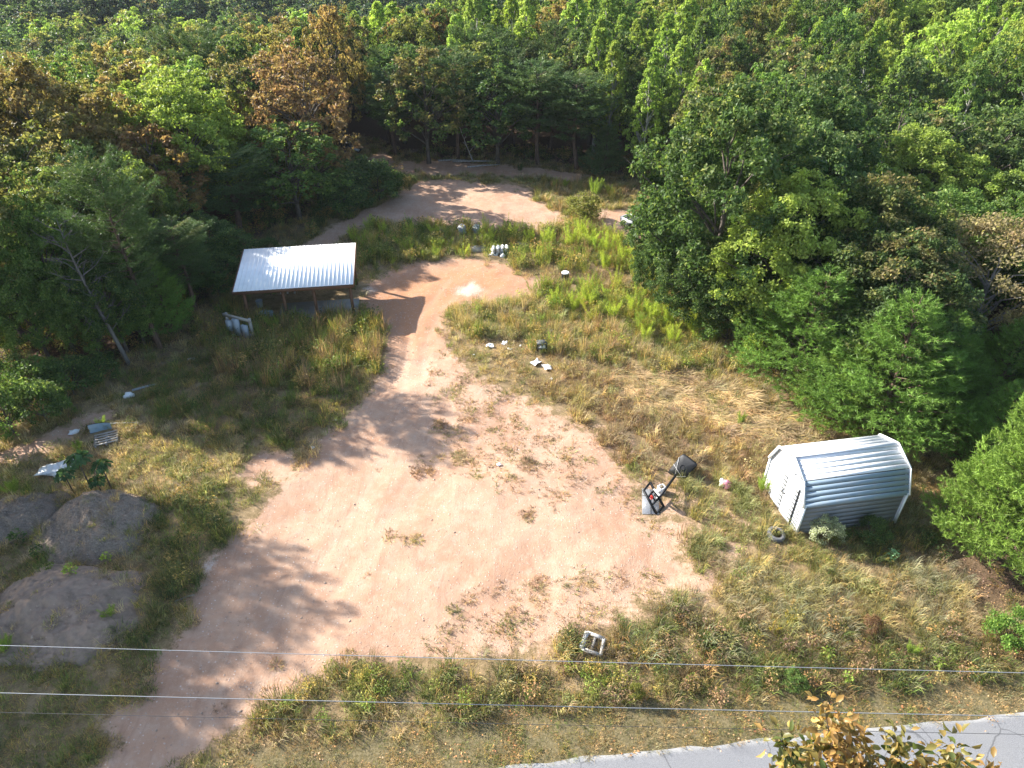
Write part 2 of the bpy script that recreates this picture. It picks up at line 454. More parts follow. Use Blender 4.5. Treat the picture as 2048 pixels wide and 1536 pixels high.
# road: one long sheet a little above the flat ground
k = NB("asphalt"); p = k.pos()
f = k.noise(45, 4, .75, p); fb = k.noise(.7, 5, .6, p)
ed = k.attr('cov'); se = k.n('ShaderNodeSeparateColor'); k.l(ed.outputs['Color'], se.inputs[0])
a = k.mix(k.ramp(f, .3, .7), (.14, .14, .143), (.25, .25, .255))
a = k.mix(k.ramp(fb, .45, .7, 0, .4), a, (.22, .216, .21))
a = k.mix(k.ma('MULTIPLY', k.ramp(k.ma('ADD', se.outputs[0], k.ma('MULTIPLY_ADD', f, .6, -.3)), .45, .75), .8), a, (.36, .35, .33))
vc_ = k.n('ShaderNodeTexVoronoi', feature='DISTANCE_TO_EDGE'); vc_.inputs['Scale'].default_value = .55
nzv = k.n('ShaderNodeTexNoise'); nzv.inputs['Scale'].default_value = 2.2; k.l(p, nzv.inputs['Vector'])
k.l(k.mix(.18, p, nzv.outputs['Color']), vc_.inputs['Vector'])
a = k.mix(k.ramp(vc_.outputs['Distance'], .010, .002, 0, .6), a, (.06, .06, .06))
a = k.mix(k.ramp(k.noise(.28, 3, .5, p), .56, .60, 0, .35), a, (.13, .13, .135))
k.l(a, k.b.inputs['Base Color']); k.b.inputs['Roughness'].default_value = .9; k.bump(f, .5, .02)
M_road = k.m
rx = np.linspace(-60, 80, 281); rows = [0.0, .18, .5, 1.2, 2.4, 3.6, 4.8, 5.3, 5.6]
rn = road_north(rx)
ragged = .06 * wob(rx, rx * .3, 3.1, 4) + .05 * wob(rx, rx * .2, 9.0, 5)
RV = []; RC = []
for i, r_ in enumerate(rows):
    yy = rn - r_ + (ragged if i == 0 else 0)
    RV.append(np.stack([rx, yy, gh(rx, yy) + .012 + .03 * math.sin(math.pi * r_ / 5.6)], -1))
    e = max(0, .8 - min(r_, 5.6 - r_) / .5)
    e = max(e, .42 if abs(r_ - 1.2) < .05 else 0)
    RC.append(np.tile([e, 0, 0, 1], (len(rx), 1)))
n_ = len(rx); i_ = np.arange(len(rows) - 1)[:, None] * n_; j_ = np.arange(n_ - 1)[None]
link("road", mk_mesh("road", np.concatenate(RV), [np.stack([i_ + j_, i_ + n_ + j_, i_ + n_ + j_ + 1, i_ + j_ + 1], -1).reshape(-1, 4)], {'cov': np.concatenate(RC)}, True, [M_road]), kind="structure")

# gravel mounds at the left
k = NB("gravel_heap"); p = k.pos()
f = k.noise(3, 6, .7, p); g_ = k.noise(22, 5, .75, p)
vor = k.n('ShaderNodeTexVoronoi'); vor.inputs['Scale'].default_value = 11; k.l(p, vor.inputs['Vector'])
a = k.mix(k.ramp(g_, .3, .7), (.24, .18, .13), (.46, .36, .275)); a = k.mix(k.ramp(f, .45, .7, 0, .7), a, (.48, .33, .235))
a = k.mix(k.ramp(vor.outputs['Distance'], .25, .1, 0, .4), a, (.60, .56, .50))
k.l(a, k.b.inputs['Base Color']); k.b.inputs['Roughness'].default_value = .95
k.bump(k.ma('MULTIPLY_ADD', g_, .6, k.ma('MULTIPLY', vor.outputs['Distance'], -.5)), 1.0, .16)
M_gravel = k.m
M_earth = plain("weathered_earth", (.36, .255, .185), .95, .5, 4, .08, bump=1.0, dirt=(.20, .15, .10), dirt_amt=.7)
def mound(label, cx, cy, rx_, ry_, h, rot, seed, mat=None):
    n = 110; u = np.linspace(-1.25, 1.25, n); U, W = np.meshgrid(u, u)
    r = np.hypot(U, W) * (1 + .14 * wob(U * 2, W * 2, 1.4, seed))
    hh = h * (np.clip(1 - r ** 1.7, -.25, 1)) ** 1.0 + .16 * wob(U * 3.4, W * 3.4, 1.3, seed + 3) + .07 * wob(U * 11, W * 11, 1.3, seed + 5) + .03 * wob(U * 27, W * 27, 1.3, seed + 6) + .022 * np.random.default_rng(seed).normal(size=U.shape) - .06 * np.exp(-((np.abs(np.sin(U * 6 + W * 3 + seed)) / .25) ** 2)) * (W < .2)
    c, s = math.cos(rot), math.sin(rot)
    x = U * rx_; y = W * ry_
    V = np.stack([x * c - y * s, x * s + y * c, hh - .05], -1).reshape(-1, 3)
    i = np.arange(n - 1)[:, None] * n; j = np.arange(n - 1)[None]
    o = link("gravel_mound" if mat is None else "earth_mound", mk_mesh("gravel_mound", V, [np.stack([i + j, i + j + 1, i + j + 1 + n, i + j + n], -1).reshape(-1, 4)], None, True, [mat or M_gravel]),
             loc=(cx, cy, float(gh(cx, cy)) - .05), label=label, category="mound", group="gravel mounds at the left edge")
    return (cx, cy, rx_, ry_, h)
MOUNDS = [mound("tall rounded grey gravel mound below the umbrella-leaved plants", -15.5, 18.4, 2.2, 1.9, 1.25, -.15, 1),
          mound("smaller grey gravel mound at the left photo edge behind the tall one", -18.7, 18.9, 1.9, 1.5, .85, .2, 2),
          mound("low broad brown earth mound nearest the power lines", -14.9, 14.7, 3.1, 2.1, 1.0, -.1, 3, M_earth)]
def topz(x, y):
    """ground or mound surface"""
    z = gh(x, y)
    for cx, cy, a_, b_, h_ in MOUNDS:
        r = np.hypot((np.asarray(x) - cx) / a_, (np.asarray(y) - cy) / b_)
        z = np.maximum(z, gh(cx, cy) - .1 + h_ * np.clip(1 - r ** 1.7, -.3, 1))
    return z

# ------------------------------------------------------------------ shed
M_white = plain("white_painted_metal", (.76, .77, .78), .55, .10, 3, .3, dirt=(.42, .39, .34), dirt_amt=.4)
M_shedroof = plain("weathered_shaded_roof_metal", (.25, .33, .40), .6, .14, 5, .3, dirt=(.36, .36, .35), dirt_amt=.45)  # weathered metal; the lower slope's shade and sky tint are in the colour
M_shedwall = plain("shaded_shed_siding", (.20, .21, .22), .65, .1, 4, .25, dirt=(.36, .34, .3), dirt_amt=.3)  # darker than the gable boards: shade of the long wall is in the colour
M_trim = plain("white_trim", (.82, .82, .80), .5, .08, 6)
M_dark = plain("dark_gap", (.03, .03, .032), .8, .2)
M_black = plain("black_plastic", (.012, .013, .015), .5, .3, 8, .25, dirt=(.05, .045, .04), dirt_amt=.3)
M_wood = plain("brown_timber", (.16, .085, .05), .75, .35, 9, .2, bump=.3)
M_greywood = plain("weathered_timber", (.36, .33, .29), .85, .3, 10, .15, bump=.3)
M_palewood = plain("whitewashed_timber", (.62, .60, .56), .8, .25, 12, .2, dirt=(.3, .27, .23), dirt_amt=.5)
M_conc = plain("concrete", (.30, .285, .26), .9, .2, 5, .15, dirt=(.25, .2, .16), dirt_amt=.5, bump=.2)
M_grey = plain("grey_cabinet_metal", (.33, .37, .40), .5, .15, 6, .4)
M_greydark = plain("dark_grey_plastic", (.09, .095, .10), .6, .3, 6)
M_plastic = plain("white_plastic", (.78, .78, .76), .45, .1, 6)
M_stone = plain("pale_stone", (.52, .50, .47), .9, .3, 6, .15, bump=.4)
M_rubber = plain("tyre_rubber", (.14, .14, .145), .75, .3, 14, .3, dirt=(.3, .27, .22), dirt_amt=.6)
M_red = plain("red_plastic", (.6, .04, .025), .45, .15)
M_pink = plain("pink_plastic", (.80, .30, .42), .5, .3, 9)
M_cloth = plain("bleached_sheet", (.74, .73, .70), .7, .18, 5, .2, dirt=(.4, .36, .3), dirt_amt=.5)
M_bluegrey = plain("blue_grey_glass", (.28, .38, .44), .25, .3, 5, .6)
M_burlap = plain("rotten_sacking", (.22, .18, .12), .95, .45, 8, .1, bump=.5)
M_steel = plain("dull_steel_wire", (.24, .25, .26), .5, .1, 5, .4)
M_wire2 = plain("dark_cable", (.05, .05, .05), .6, .1)

A = P(1590, 1069); Bc = P(1789, 1052)
A = Vector((10.497, 17.974, 0)); ang = .167; ex = Vector((math.cos(ang), math.sin(ang), 0)); SL = 3.957
SW, HW, RL, RU = 2.62, 1.541, .848, .358        # width, wall height, lower and upper roof rise
KN = .39                                     # inset of the knee
shed = thing("storage_shed", "white barn-roofed metal storage shed with double doors standing by the bright pines", "shed", (A.x, A.y, float(gh(A.x, A.y)) - .02), ang)
def prof(z):
    """half width of the gable at the height z"""
    if z <= HW: return SW / 2
    if z <= HW + RL: return SW / 2 - KN * (z - HW) / RL
    return (SW / 2 - KN) * max(0, 1 - (z - HW - RL) / RU)
C0 = SW / 2
# core that closes the shed just behind the boards
m = MB(); zs = [0.02, HW, HW + RL, HW + RL + RU - .03]
P0 = [(C0 - prof(z) + .05 * (z < 2.6), z) for z in zs]; P1 = [(C0 + prof(z) - .05 * (z < 2.6), z) for z in zs]
loop = P0 + P1[::-1]; V = [(.05, y, z) for y, z in loop] + [(SL - .05, y, z) for y, z in loop]; n_ = len(loop)
m.add(V, q=[[i, (i + 1) % n_, n_ + (i + 1) % n_, n_ + i] for i in range(n_)], t=[[0, i + 1, i] for i in range(1, n_ - 1)] + [[n_, n_ + i, n_ + i + 1] for i in range(1, n_ - 1)])
m.build("inner_frame", M_dark, shed)
# long walls: lapped boards
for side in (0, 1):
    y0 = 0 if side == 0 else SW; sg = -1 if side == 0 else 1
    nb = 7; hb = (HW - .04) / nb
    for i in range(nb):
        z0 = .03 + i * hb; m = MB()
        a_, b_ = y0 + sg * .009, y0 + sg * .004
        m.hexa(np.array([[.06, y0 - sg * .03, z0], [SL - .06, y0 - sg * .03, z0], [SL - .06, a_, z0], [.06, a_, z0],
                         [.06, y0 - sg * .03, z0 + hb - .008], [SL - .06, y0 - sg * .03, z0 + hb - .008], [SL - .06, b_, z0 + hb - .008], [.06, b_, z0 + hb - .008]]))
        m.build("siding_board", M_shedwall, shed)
# gable boards, clipped to the barn outline
for xe, sg in ((0, -1), (SL, 1)):
    nb = 17; hb = (HW + RL + RU - .06) / nb
    for i in range(nb):
        z0, z1 = .03 + i * hb, .03 + (i + 1) * hb - .004
        w0, w1 = prof(z0) - .01, max(.02, prof(z1) - .01); m = MB()
        xa, xb = xe + sg * .012, xe + sg * .004
        xi = xe - sg * .03
        m.hexa(np.array([[xi, C0 - w0, z0], [xa, C0 - w0, z0], [xa, C0 + w0, z0], [xi, C0 + w0, z0],
                         [xi, C0 - w1, z1], [xb, C0 - w1, z1], [xb, C0 + w1, z1], [xi, C0 + w1, z1]]))
        m.build("siding_board", M_white, shed)
# roof panels: five lapped courses on every slope
def slope(y_a, z_a, y_b, z_b, nb, mat, ribs):
    d = np.array([0, y_b - y_a, z_b - z_a]); nrm = np.array([0, -d[2], d[1]]); nrm /= np.linalg.norm(nrm)
    if nrm[2] < 0: nrm = -nrm
    o = np.array([0, y_a, z_a])
    for i in range(nb):
        s0, s1 = i / nb, (i + 1) / nb - .022
        p0, p1 = o + d * s0, o + d * s1
        x0, x1 = -.09, SL + .09
        up0, up1 = nrm * .0205, nrm * .020
        m = MB()
        m.hexa(np.array([p0 + [x0, 0, 0], p0 + [x1, 0, 0], p0 + up0 + [x1, 0, 0], p0 + up0 + [x0, 0, 0],
                         p1 + [x0, 0, 0], p1 + [x1, 0, 0], p1 + up1 + [x1, 0, 0], p1 + up1 + [x0, 0, 0]]))
        if ribs:
            m.bar(p1 + nrm * .03 + [x0, 0, 0], p1 + nrm * .03 + [x1, 0, 0], .03, .045, up=nrm)
        m.build("roof_panel", mat, shed)
zk, za = HW + RL, HW + RL + RU
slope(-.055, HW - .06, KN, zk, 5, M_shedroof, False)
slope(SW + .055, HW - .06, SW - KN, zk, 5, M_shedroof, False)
slope(KN - .01, zk + .012, C0, za, 5, M_white, False)
slope(SW - KN + .01, zk + .012, C0, za, 4, M_white, False)
m = MB(); m.bar((-.1, C0, za + .03), (SL + .1, C0, za + .03), .16, .03); m.build("ridge_cap", M_white, shed)
# trim: corners, rakes, eaves
for x in (-.03, SL + .03):
    for y in (-.03, SW + .03):
        m = MB(); m.box((x, y, HW / 2), (.075, .075, HW)); m.build("corner_trim", M_trim, shed)
    pts = [(-.06, HW - .07), (KN - .02, zk + .02), (C0, za + .04), (SW - KN + .02, zk + .02), (SW + .06, HW - .07)]
    for a_, b_ in zip(pts[:-1], pts[1:]):
        xx = x + (-.06 if x < 0 else .06)
        m = MB(); m.bar((xx, a_[0], a_[1]), (xx, b_[0], b_[1]), .05, .10, up=(0, -(b_[1] - a_[1]), b_[0] - a_[0])); m.build("rake_trim", M_trim, shed)
# double door
for i, (y0, y1) in enumerate(((.50, 1.265), (1.285, 2.05))):
    m = MB(); nbd = 9; hb = 1.78 / nbd
    door = m.box((-.045, (y0 + y1) / 2, .06 + .89), (.02, y1 - y0, 1.78)).build("door", M_white, shed)
    for j in range(nbd):
        q = MB(); q.hexa(np.array([[-.056, y0 + .01, .06 + j * hb], [-.066, y0 + .01, .06 + j * hb], [-.066, y1 - .01, .06 + j * hb], [-.056, y1 - .01, .06 + j * hb],
                                   [-.056, y0 + .01, .06 + (j + 1) * hb - .012], [-.064, y0 + .01, .06 + (j + 1) * hb - .012], [-.064, y1 - .01, .06 + (j + 1) * hb - .012], [-.056, y1 - .01, .06 + (j + 1) * hb - .012]]))
        q.build("door_board", M_white, door)
    hy = y1 - .07 if i == 0 else y0 + .07
    q = MB(); q.box((-.085, hy, 1.0), (.025, .02, .10)); q.build("handle", M_dark, door)
for y in (.49, 1.275, 2.06):
    m = MB(); m.box((-.041, y, .95), (.05, .016, 1.78)); m.build("door_seam", M_dark, shed)
for dy in (-.26, .26):
    m = MB(); m.bar((-.05, C0 + dy - .11, 2.25), (-.05, C0 + dy + .11, 2.05), .02, .03, up=(1, 0, 0)); m.build("vent_slat", M_trim, shed)
    m = MB(); m.bar((-.05, C0 + dy - .11, 2.05), (-.05, C0 + dy + .11, 2.25), .02, .03, up=(1, 0, 0)); m.build("vent_slat", M_trim, shed)

# ------------------------------------------------------------------ open shelter
zE, zB, PLEN, PDEP = 2.0, 2.45, 6.25, 3.9
oL = G(467, 583, zE); oR = G(707, 568, zE)
u_ = (oR - oL); u_.z = 0; PLEN = u_.length; u_.normalize(); angp = math.atan2(u_.y, u_.x)
sz = float(gh(oL.x + 3, oL.y + 1.5))
shel = thing("open_shelter", "open timber shelter with a bright white ribbed metal roof over a concrete slab", "shelter", (oL.x, oL.y, sz), angp)
dz = sz
k = NB("white_roofing"); p = k.obj()
f = k.noise(1.6, 5, .6, p)
k.l(k.mix(k.ramp(f, .4, .7), (.84, .84, .83), (.76, .765, .765)), k.b.inputs['Base Color']); k.b.inputs['Roughness'].default_value = .6; k.b.inputs['Specular IOR Level'].default_value = .3
M_roofing = k.m
rz_ = lambda y: zE - dz + (zB - zE) * y / PDEP
nsh = 7; wsh = PLEN / nsh
for i in range(nsh):
    xs = []; hs = []
    for j in range(4):
        b0 = i * wsh + j * wsh / 4
        xs += [b0, b0 + .022, b0 + .030, b0 + .050, b0 + .058]; hs += [0, 0, .016, .016, 0]
    xs.append((i + 1) * wsh - .002); hs.append(0)
    xs = np.array(xs); hs = np.array(hs)
    V = []
    for yy, dzz in ((-.15, 0), (PDEP + .12, 0), (PDEP + .12, -.006), (-.15, -.006)):
        V.append(np.stack([xs, np.full(len(xs), yy), rz_(yy) + hs + .07 + dzz + .002 * i], -1))
    n_ = len(xs); j_ = np.arange(n_ - 1)
    q = np.concatenate([np.stack([a * n_ + j_, a * n_ + j_ + 1, b * n_ + j_ + 1, b * n_ + j_], -1) for a, b in ((0, 1), (1, 2), (2, 3), (3, 0))])
    m = MB(); m.add(np.concatenate(V), q=q); m.build("roof_sheet", M_roofing, shel)
m = MB(); m.box((PLEN / 2, -.16, rz_(-.16) - .03), (PLEN + .04, .04, .16)); m.build("fascia", M_wood, shel)
m = MB(); m.box((PLEN / 2, PDEP + .14, rz_(PDEP) - .01), (PLEN + .04, .04, .16)); m.build("fascia", M_wood, shel)
for x in (-.03, PLEN + .03):
    m = MB(); m.bar((x, -.18, rz_(-.18) + .02), (x, PDEP + .16, rz_(PDEP + .16) + .02), .04, .15); m.build("rake_board", M_wood, shel)
for i in range(8):
    x = .12 + i * (PLEN - .24) / 7
    m = MB(); m.bar((x, -.12, rz_(-.12) - .01), (x, PDEP + .1, rz_(PDEP + .1) - .01), .05, .13); m.build("rafter", M_wood, shel)
for yy in (.12, PDEP - .15):
    m = MB(); m.box((PLEN / 2, yy, rz_(yy) - .17), (PLEN - .1, .09, .18)); m.build("beam", M_wood, shel)
    for x in (.45, 2.45, 4.05, 5.98):
        zt = rz_(yy) - .26
        m = MB(); m.box((x, yy, zt / 2), (.15, .15, zt)); m.build("post", M_wood, shel)
m = MB(); m.box((4.05, .95, .04), (4.3, 1.75, .12)); m.build("slab", M_conc, shel)
SH = Matrix.Translation((oL.x, oL.y, sz)) @ Matrix.Rotation(angp, 4, 'Z')
def sloc(x, y, z): return SH @ Vector((x, y, z))
for i, (x, w) in enumerate(((1.75, .5), (2.1, .42), (2.5, .62))):
    a, b = sloc(x, 2.9, .1), sloc(x + .18 * i - .1, 3.55, 1.3 + .1 * i)
    o = MB().bar(a, b, .09, .03).build("plank", M_palewood)
    o["label"] = ("pale plank leaning under the shelter, leftmost of three", "pale plank leaning under the shelter, middle of three", "pale plank leaning under the shelter, rightmost of three")[i]
    o["category"] = "plank"; o["group"] = "planks leaning under the shelter"
t = thing("bucket", "grey bucket on the slab at the shadowy left end of the open shelter", "bucket", sloc(.75, 1.6, .1))
MB().lathe([(.0, .0), (.15, 0), (.19, .36), (.2, .38), (.18, .38), (.14, .03), (0, .03)], 16).build("pail", M_grey, t, True)
MB().tube([(.19 * math.cos(a), .03, .36 + .16 * math.sin(a)) for a in np.linspace(0, math.pi, 9)], .008, 5).build("handle", M_steel, t)
o = link("tarpaulin", blob_mesh("tarpaulin", 4, .45, .3, .28, M_bluegrey, .4), loc=sloc(1.25, .55, .1), label="crumpled blue-grey tarpaulin on the slab near the shelter's front left post", category="tarpaulin")

# meter rack beside the shelter
pr = P(486, 676); angr = math.atan2(-.42, 1.0)
rack = thing("meter_rack", "timber rack carrying three grey electrical boxes in the weeds left of the shelter", "electrical rack", pr, angr)
for x in (-.75, .75):
    MB().box((x, 0, .68), (.12, .12, 1.36)).build("post", M_greywood, rack)
MB().box((0, -.085, 1.28), (1.78, .05, .17)).build("rail", M_greywood, rack)
MB().box((0, -.085, .42), (1.78, .05, .12)).build("rail", M_greywood, rack)
for x, z0, z1, w in ((-.50, .48, 1.05, .33), (-.02, .30, 1.24, .38), (.50, .28, 1.00, .34)):
    bx = MB().box((x, -.19, (z0 + z1) / 2), (w, .15, z1 - z0)).build("meter_box", M_grey, rack)
    MB().box((x, -.272, (z0 + z1) / 2), (w - .05, .015, z1 - z0 - .06)).build("cover", M_grey, bx)
    MB().box((x + w * .3, -.284, (z0 + z1) / 2), (.025, .014, .06)).build("latch", M_greydark, bx)
    MB().tube([(x, -.17, z0), (x, -.17, .0)], .022, 6).build("conduit", M_grey, bx)

# ------------------------------------------------------------------ tipped basketball hoop
hz = float(gh(6.6, 20.2))
def GZ(px, py, z): v = G(px, py, z + hz); return v
hoop = thing("basketball_hoop", "tipped-over black portable basketball hoop lying on the dirt in the dry grass", "basketball hoop", GZ(1330, 1000, 0))
HL = hoop.location.copy()
def hp(px, py, z): return np.array(GZ(px, py, z) - HL)
E1, E2 = hp(1352, 950, .34), hp(1320, 993, .60)
E1 = E1 - (E2 - E1) * .06
MB().bar(E1, E2, .08, .08).build("pole", M_black, hoop)
q4 = [hp(1334, 946, .05), hp(1367, 959, .04), hp(1396, 929, .80), hp(1365, 906, .84)]
bm_ = []
for s in (0, 1):      # rounded slab outline
    pass
cen = sum(q4) / 4; nrm = np.cross(q4[1] - q4[0], q4[3] - q4[0]); nrm /= np.linalg.norm(nrm)
if nrm[1] > 0: nrm = -nrm
ring = []
for i in range(4):
    a, b, c = q4[i - 1], q4[i], q4[(i + 1) % 4]
    p0, p1 = b + (a - b) * .16, b + (c - b) * .16
    for s in (0, .5, 1): ring.append((1 - s) ** 2 * p0 + 2 * s * (1 - s) * b + s * s * p1)
ring = np.array(ring); n_ = len(ring)
m = MB(); layers = [ring * .90 + cen * .10 + nrm * .05, ring + nrm * .02, ring * 1.02 - cen * .02 - nrm * .12, ring * .93 + cen * .07 - nrm * .2]
V = np.concatenate(layers + [[cen + nrm * .05], [cen - nrm * .2]])
q = [[l * n_ + i, l * n_ + (i + 1) % n_, (l + 1) * n_ + (i + 1) % n_, (l + 1) * n_ + i] for l in range(3) for i in range(n_)]
t_ = [[4 * n_, (i + 1) % n_, i] for i in range(n_)] + [[4 * n_ + 1, 3 * n_ + i, 3 * n_ + (i + 1) % n_] for i in range(n_)]
m.add(V, q=q, t=t_); base = m.build("base", M_black, hoop, False)
r_ = Vector(nrm).to_track_quat('Z', 'Y').to_matrix()
ring_v = [cen + nrm * .07 + np.array(r_ @ Vector((.10 * math.cos(a), .10 * math.sin(a), 0))) for a in np.linspace(0, 2 * math.pi, 17)]
MB().tube(ring_v, .012, 5, False).build("filler_ring", M_black, base)
m = MB(); V = [cen + nrm * .060] + [cen + nrm * .060 + np.array(r_ @ Vector((.095 * math.cos(a), .095 * math.sin(a), 0))) for a in np.linspace(0, 2 * math.pi, 17)[:-1]]
m.add(V, t=[[0, i + 1, (i + 1) % 16 + 1] for i in range(16)]); m.build("filler_hole", M_dark, base)
for a_, b_ in ((q4[0] * .55 + q4[3] * .45, q4[1]), (q4[0] * .2 + q4[3] * .8, q4[0] * .5 + q4[1] * .5), (q4[0] * .45 + q4[1] * .55, q4[1] * .8 + q4[2] * .2)):
    MB().tube([a_ + nrm * .075, (a_ + b_) / 2 + nrm * .085, b_ + nrm * .075], .007, 5).build("rope", M_cloth, hoop)
# backboard frame: black ladder-like steel frame leaning to the left
F = [hp(1313, 1028, .03), hp(1328, 1014, .03), hp(1300, 964, .55), hp(1287, 980, .55)]
fr = MB()
fn = np.cross(F[1] - F[0], F[3] - F[0])
def lerp(a, b, t): return a + (b - a) * t
for a_, b_ in ((F[0], F[3]), (F[1], F[2])): fr.bar(a_, b_, .085, .06, up=fn)
for t in (0.02, .36, .68, .98): fr.bar(lerp(F[0], F[3], t), lerp(F[1], F[2], t), .08, .055, up=fn)
fr.bar(lerp(lerp(F[0], F[3], .36), lerp(F[1], F[2], .36), .5), lerp(lerp(F[0], F[3], .68), lerp(F[1], F[2], .68), .5), .05, .045, up=fn)
fr.build("backboard_frame", M_black, hoop)
fc = lerp(lerp(F[0], F[3], .55), lerp(F[1], F[2], .55), .8)
MB().bar(E2, fc, .07, .06).build("bracket", M_black, hoop)
MB().bar(E2 + [.0, .03, .02], lerp(F[1], F[2], .72), .07, .04).build("bracket_arm", M_plastic, hoop)
pq = [hp(1284, 1028, .05), hp(1318, 1028, .05), hp(1318, 979, .06), hp(1284, 977, .06)]
k = NB("clear_acrylic"); k.b.inputs['Base Color'].default_value = (.30, .32, .35, 1); k.b.inputs['Roughness'].default_value = .2; k.b.inputs['Specular IOR Level'].default_value = .6
k.b.inputs['Alpha'].default_value = .5
pan = MB().slab(pq, .012).build("backboard_panel", k.m, hoop)
MB().bar(lerp(pq[0], pq[3], .72) + [0, 0, .012], lerp(pq[1], pq[2], .72) + [0, 0, .012], .02, .008).build("printed_line", M_greydark, pan)
MB().bar(lerp(pq[0], pq[1], .5) + [0, 0, .012], lerp(pq[3], pq[2], .5) + [0, 0, .012], .015, .008).build("printed_line", M_greydark, pan)
rc = lerp(lerp(F[0], F[3], .58), lerp(F[1], F[2], .58), .35)
rx_ = F[1] - F[0]; rx_ = rx_ / np.linalg.norm(rx_); ru = F[3] - F[0]; ru = ru / np.linalg.norm(ru); rn_ = np.cross(rx_, ru)
MB().tube([rc + .09 * (rn_ * math.cos(a) + ru * .8 * math.sin(a)) for a in np.linspace(0, 2 * math.pi, 17)], .014, 5, False).build("rim", M_red, hoop)
MB().slab([rc + rx_ * a + ru * b + rn_ * .04 for a, b in ((-.05, -.05), (.05, -.05), (.05, .07), (-.05, .07))], .02).build("rim_plate", M_red, hoop)
# white bucket-like box behind the pole
wb = thing("plastic_crate", "small white plastic box standing behind the fallen hoop's pole", "box", P(1322, 985), .5)
MB().box((0, 0, .03), (.26, .24, .06)).build("bottom", M_plastic, wb)
for x, y, a, b in ((-.12, 0, .03, .24), (.12, 0, .03, .24), (0, -.11, .21, .03), (0, .11, .21, .03)):
    MB().box((x, y, .195), (a, b, .27)).build("side", M_plastic, wb)
MB().box((.02, .02, .3), (.12, .1, .04)).build("contents", M_burlap, wb)

# ------------------------------------------------------------------ tyre, frame, scraps
tp = P(1550, 1074)
ty = thing("tyre", "old grey tyre lying in the grass at the shed's front corner", "tyre", tp + Vector((0, 0, .05)), 0)
ty.rotation_euler = (R(8), R(5), 0)
prf = [(.19, .02), (.23, .0), (.29, .0), (.315, .03), (.325, .10), (.315, .17), (.29, .20), (.23, .20), (.19, .18), (.185, .16), (.27, .15), (.285, .1), (.27, .05), (.185, .04), (.19, .02)]
MB().lathe(prf, 32).build("carcass", M_rubber, ty, True)
for j in range(3):
    MB().lathe([(.322, .05 + j * .04), (.333, .055 + j * .04), (.333, .075 + j * .04), (.322, .08 + j * .04)], 32).build("tread_rib", M_rubber, ty)

fp = [P(1162, 1301), P(1201, 1314), P(1208, 1281), P(1174, 1269)]
wf = thing("timber_frame", "whitewashed square timber frame lying at the dirt's edge above the power line", "frame", fp[0])
def fl(p_, z=.1): v = p_ - fp[0]; return (v.x, v.y, v.z + z)
for a_, b_, w in ((0, 3, .14), (0, 1, .10), (3, 2, .10), (1, 2, .10)):
    MB().bar(fl(fp[a_], .12 if (a_, b_) == (0, 3) else .09), fl(fp[b_], .12 if (a_, b_) == (0, 3) else .09), w, .09).build("beam", M_palewood, wf)
MB().bar(fl((fp[0] + fp[1]) / 2, .06), fl((fp[3] + fp[2]) / 2, .06), .08, .05).build("cross_bar", M_greywood, wf)

def tagged(o, label, cat, group=None):
    o["label"] = label; o["category"] = cat
    if group: o["group"] = group
    return o
def put(o, p_, rz=0): o.location = p_; o.rotation_euler = (0, 0, rz); return o
def sheet_mesh(name, w, d, mat, seed, lift=.08, nx=9, th=.01):
    u = np.linspace(-.5, .5, nx); U, W = np.meshgrid(u, u)
    z = lift * (wob(U * 6, W * 6, 1.1, seed) + 1) + .01
    e = 1 + .08 * wob(U * 4, W * 4, 1.9, seed + 2)
    V = np.stack([U * w * e, W * d * e, z], -1).reshape(-1, 3)
    V = np.concatenate([V, V - [0, 0, th]]); n2 = nx * nx
    i = np.arange(nx - 1)[:, None] * nx; j = np.arange(nx - 1)[None]
    q = np.stack([i + j, i + j + 1, i + j + 1 + nx, i + j + nx], -1).reshape(-1, 4)
    br = np.concatenate([np.arange(nx), np.arange(1, nx) * nx + nx - 1, (nx - 1) * nx + np.arange(nx - 2, -1, -1), np.arange(nx - 2, 0, -1) * nx])
    b2 = np.roll(br, -1)
    return mk_mesh(name, V, [np.concatenate([q, q[:, ::-1] + n2, np.stack([b2, br, br + n2, b2 + n2], -1)])], None, True, [mat])

toy = thing("toy", "pink and white plastic toy lying in the dry grass between hoop and shed", "toy", P(1452, 972))
link("body", blob_mesh("body", 3, .24, .2, .26, M_pink, .55), toy)
put(link("white_part", blob_mesh("white_part", 8, .15, .13, .24, M_plastic, .5), toy), (-.14, .03, .02), .4)
tagged(put(MB().box((0, 0, .06), (.42, .12, .1)).build("rubber_scrap", M_black), P(1482, 960), .35), "short black piece of rubber between the pink toy and the shed", "scrap")
# left-hand junk
tagged(put(link("metal_sheet", sheet_mesh("metal_sheet", .42, .34, M_cloth, 2, .05)), P(149, 866), .3), "small pale grey sheet lying on bare soil left of the bent windscreen", "sheet")
ws = thing("windscreen", "bent blue-grey windscreen half sunk in the grass beside a broken pallet", "windscreen", P(203, 864), .45)
V = []
for i in range(9):
    a = (i / 8 - .5) * 1.5
    for j in range(4): V.append((.62 * math.sin(a), .3 * math.cos(a) - .2 + .03 * j, .05 + j * .13 - .02 * i))
V = np.array(V); V = np.concatenate([V, V + [0, -.012, -.008]])
q = [[i * 4 + j, i * 4 + j + 1, i * 4 + j + 5, i * 4 + j + 4] for i in range(8) for j in range(3)]
m = MB(); m.add(V, q=np.array(q + [[a + 36 for a in f[::-1]] for f in q])); m.build("glass", M_bluegrey, ws, True)
MB().tube([V[i * 4 + 3] for i in range(9)], .016, 5).build("seal", M_greydark, ws)
MB().tube([V[i * 4] for i in range(9)], .016, 5).build("seal", M_greydark, ws)
pl = thing("pallet", "broken grey timber pallet lying in the grass right of the bent windscreen", "pallet", P(214, 880), .42)
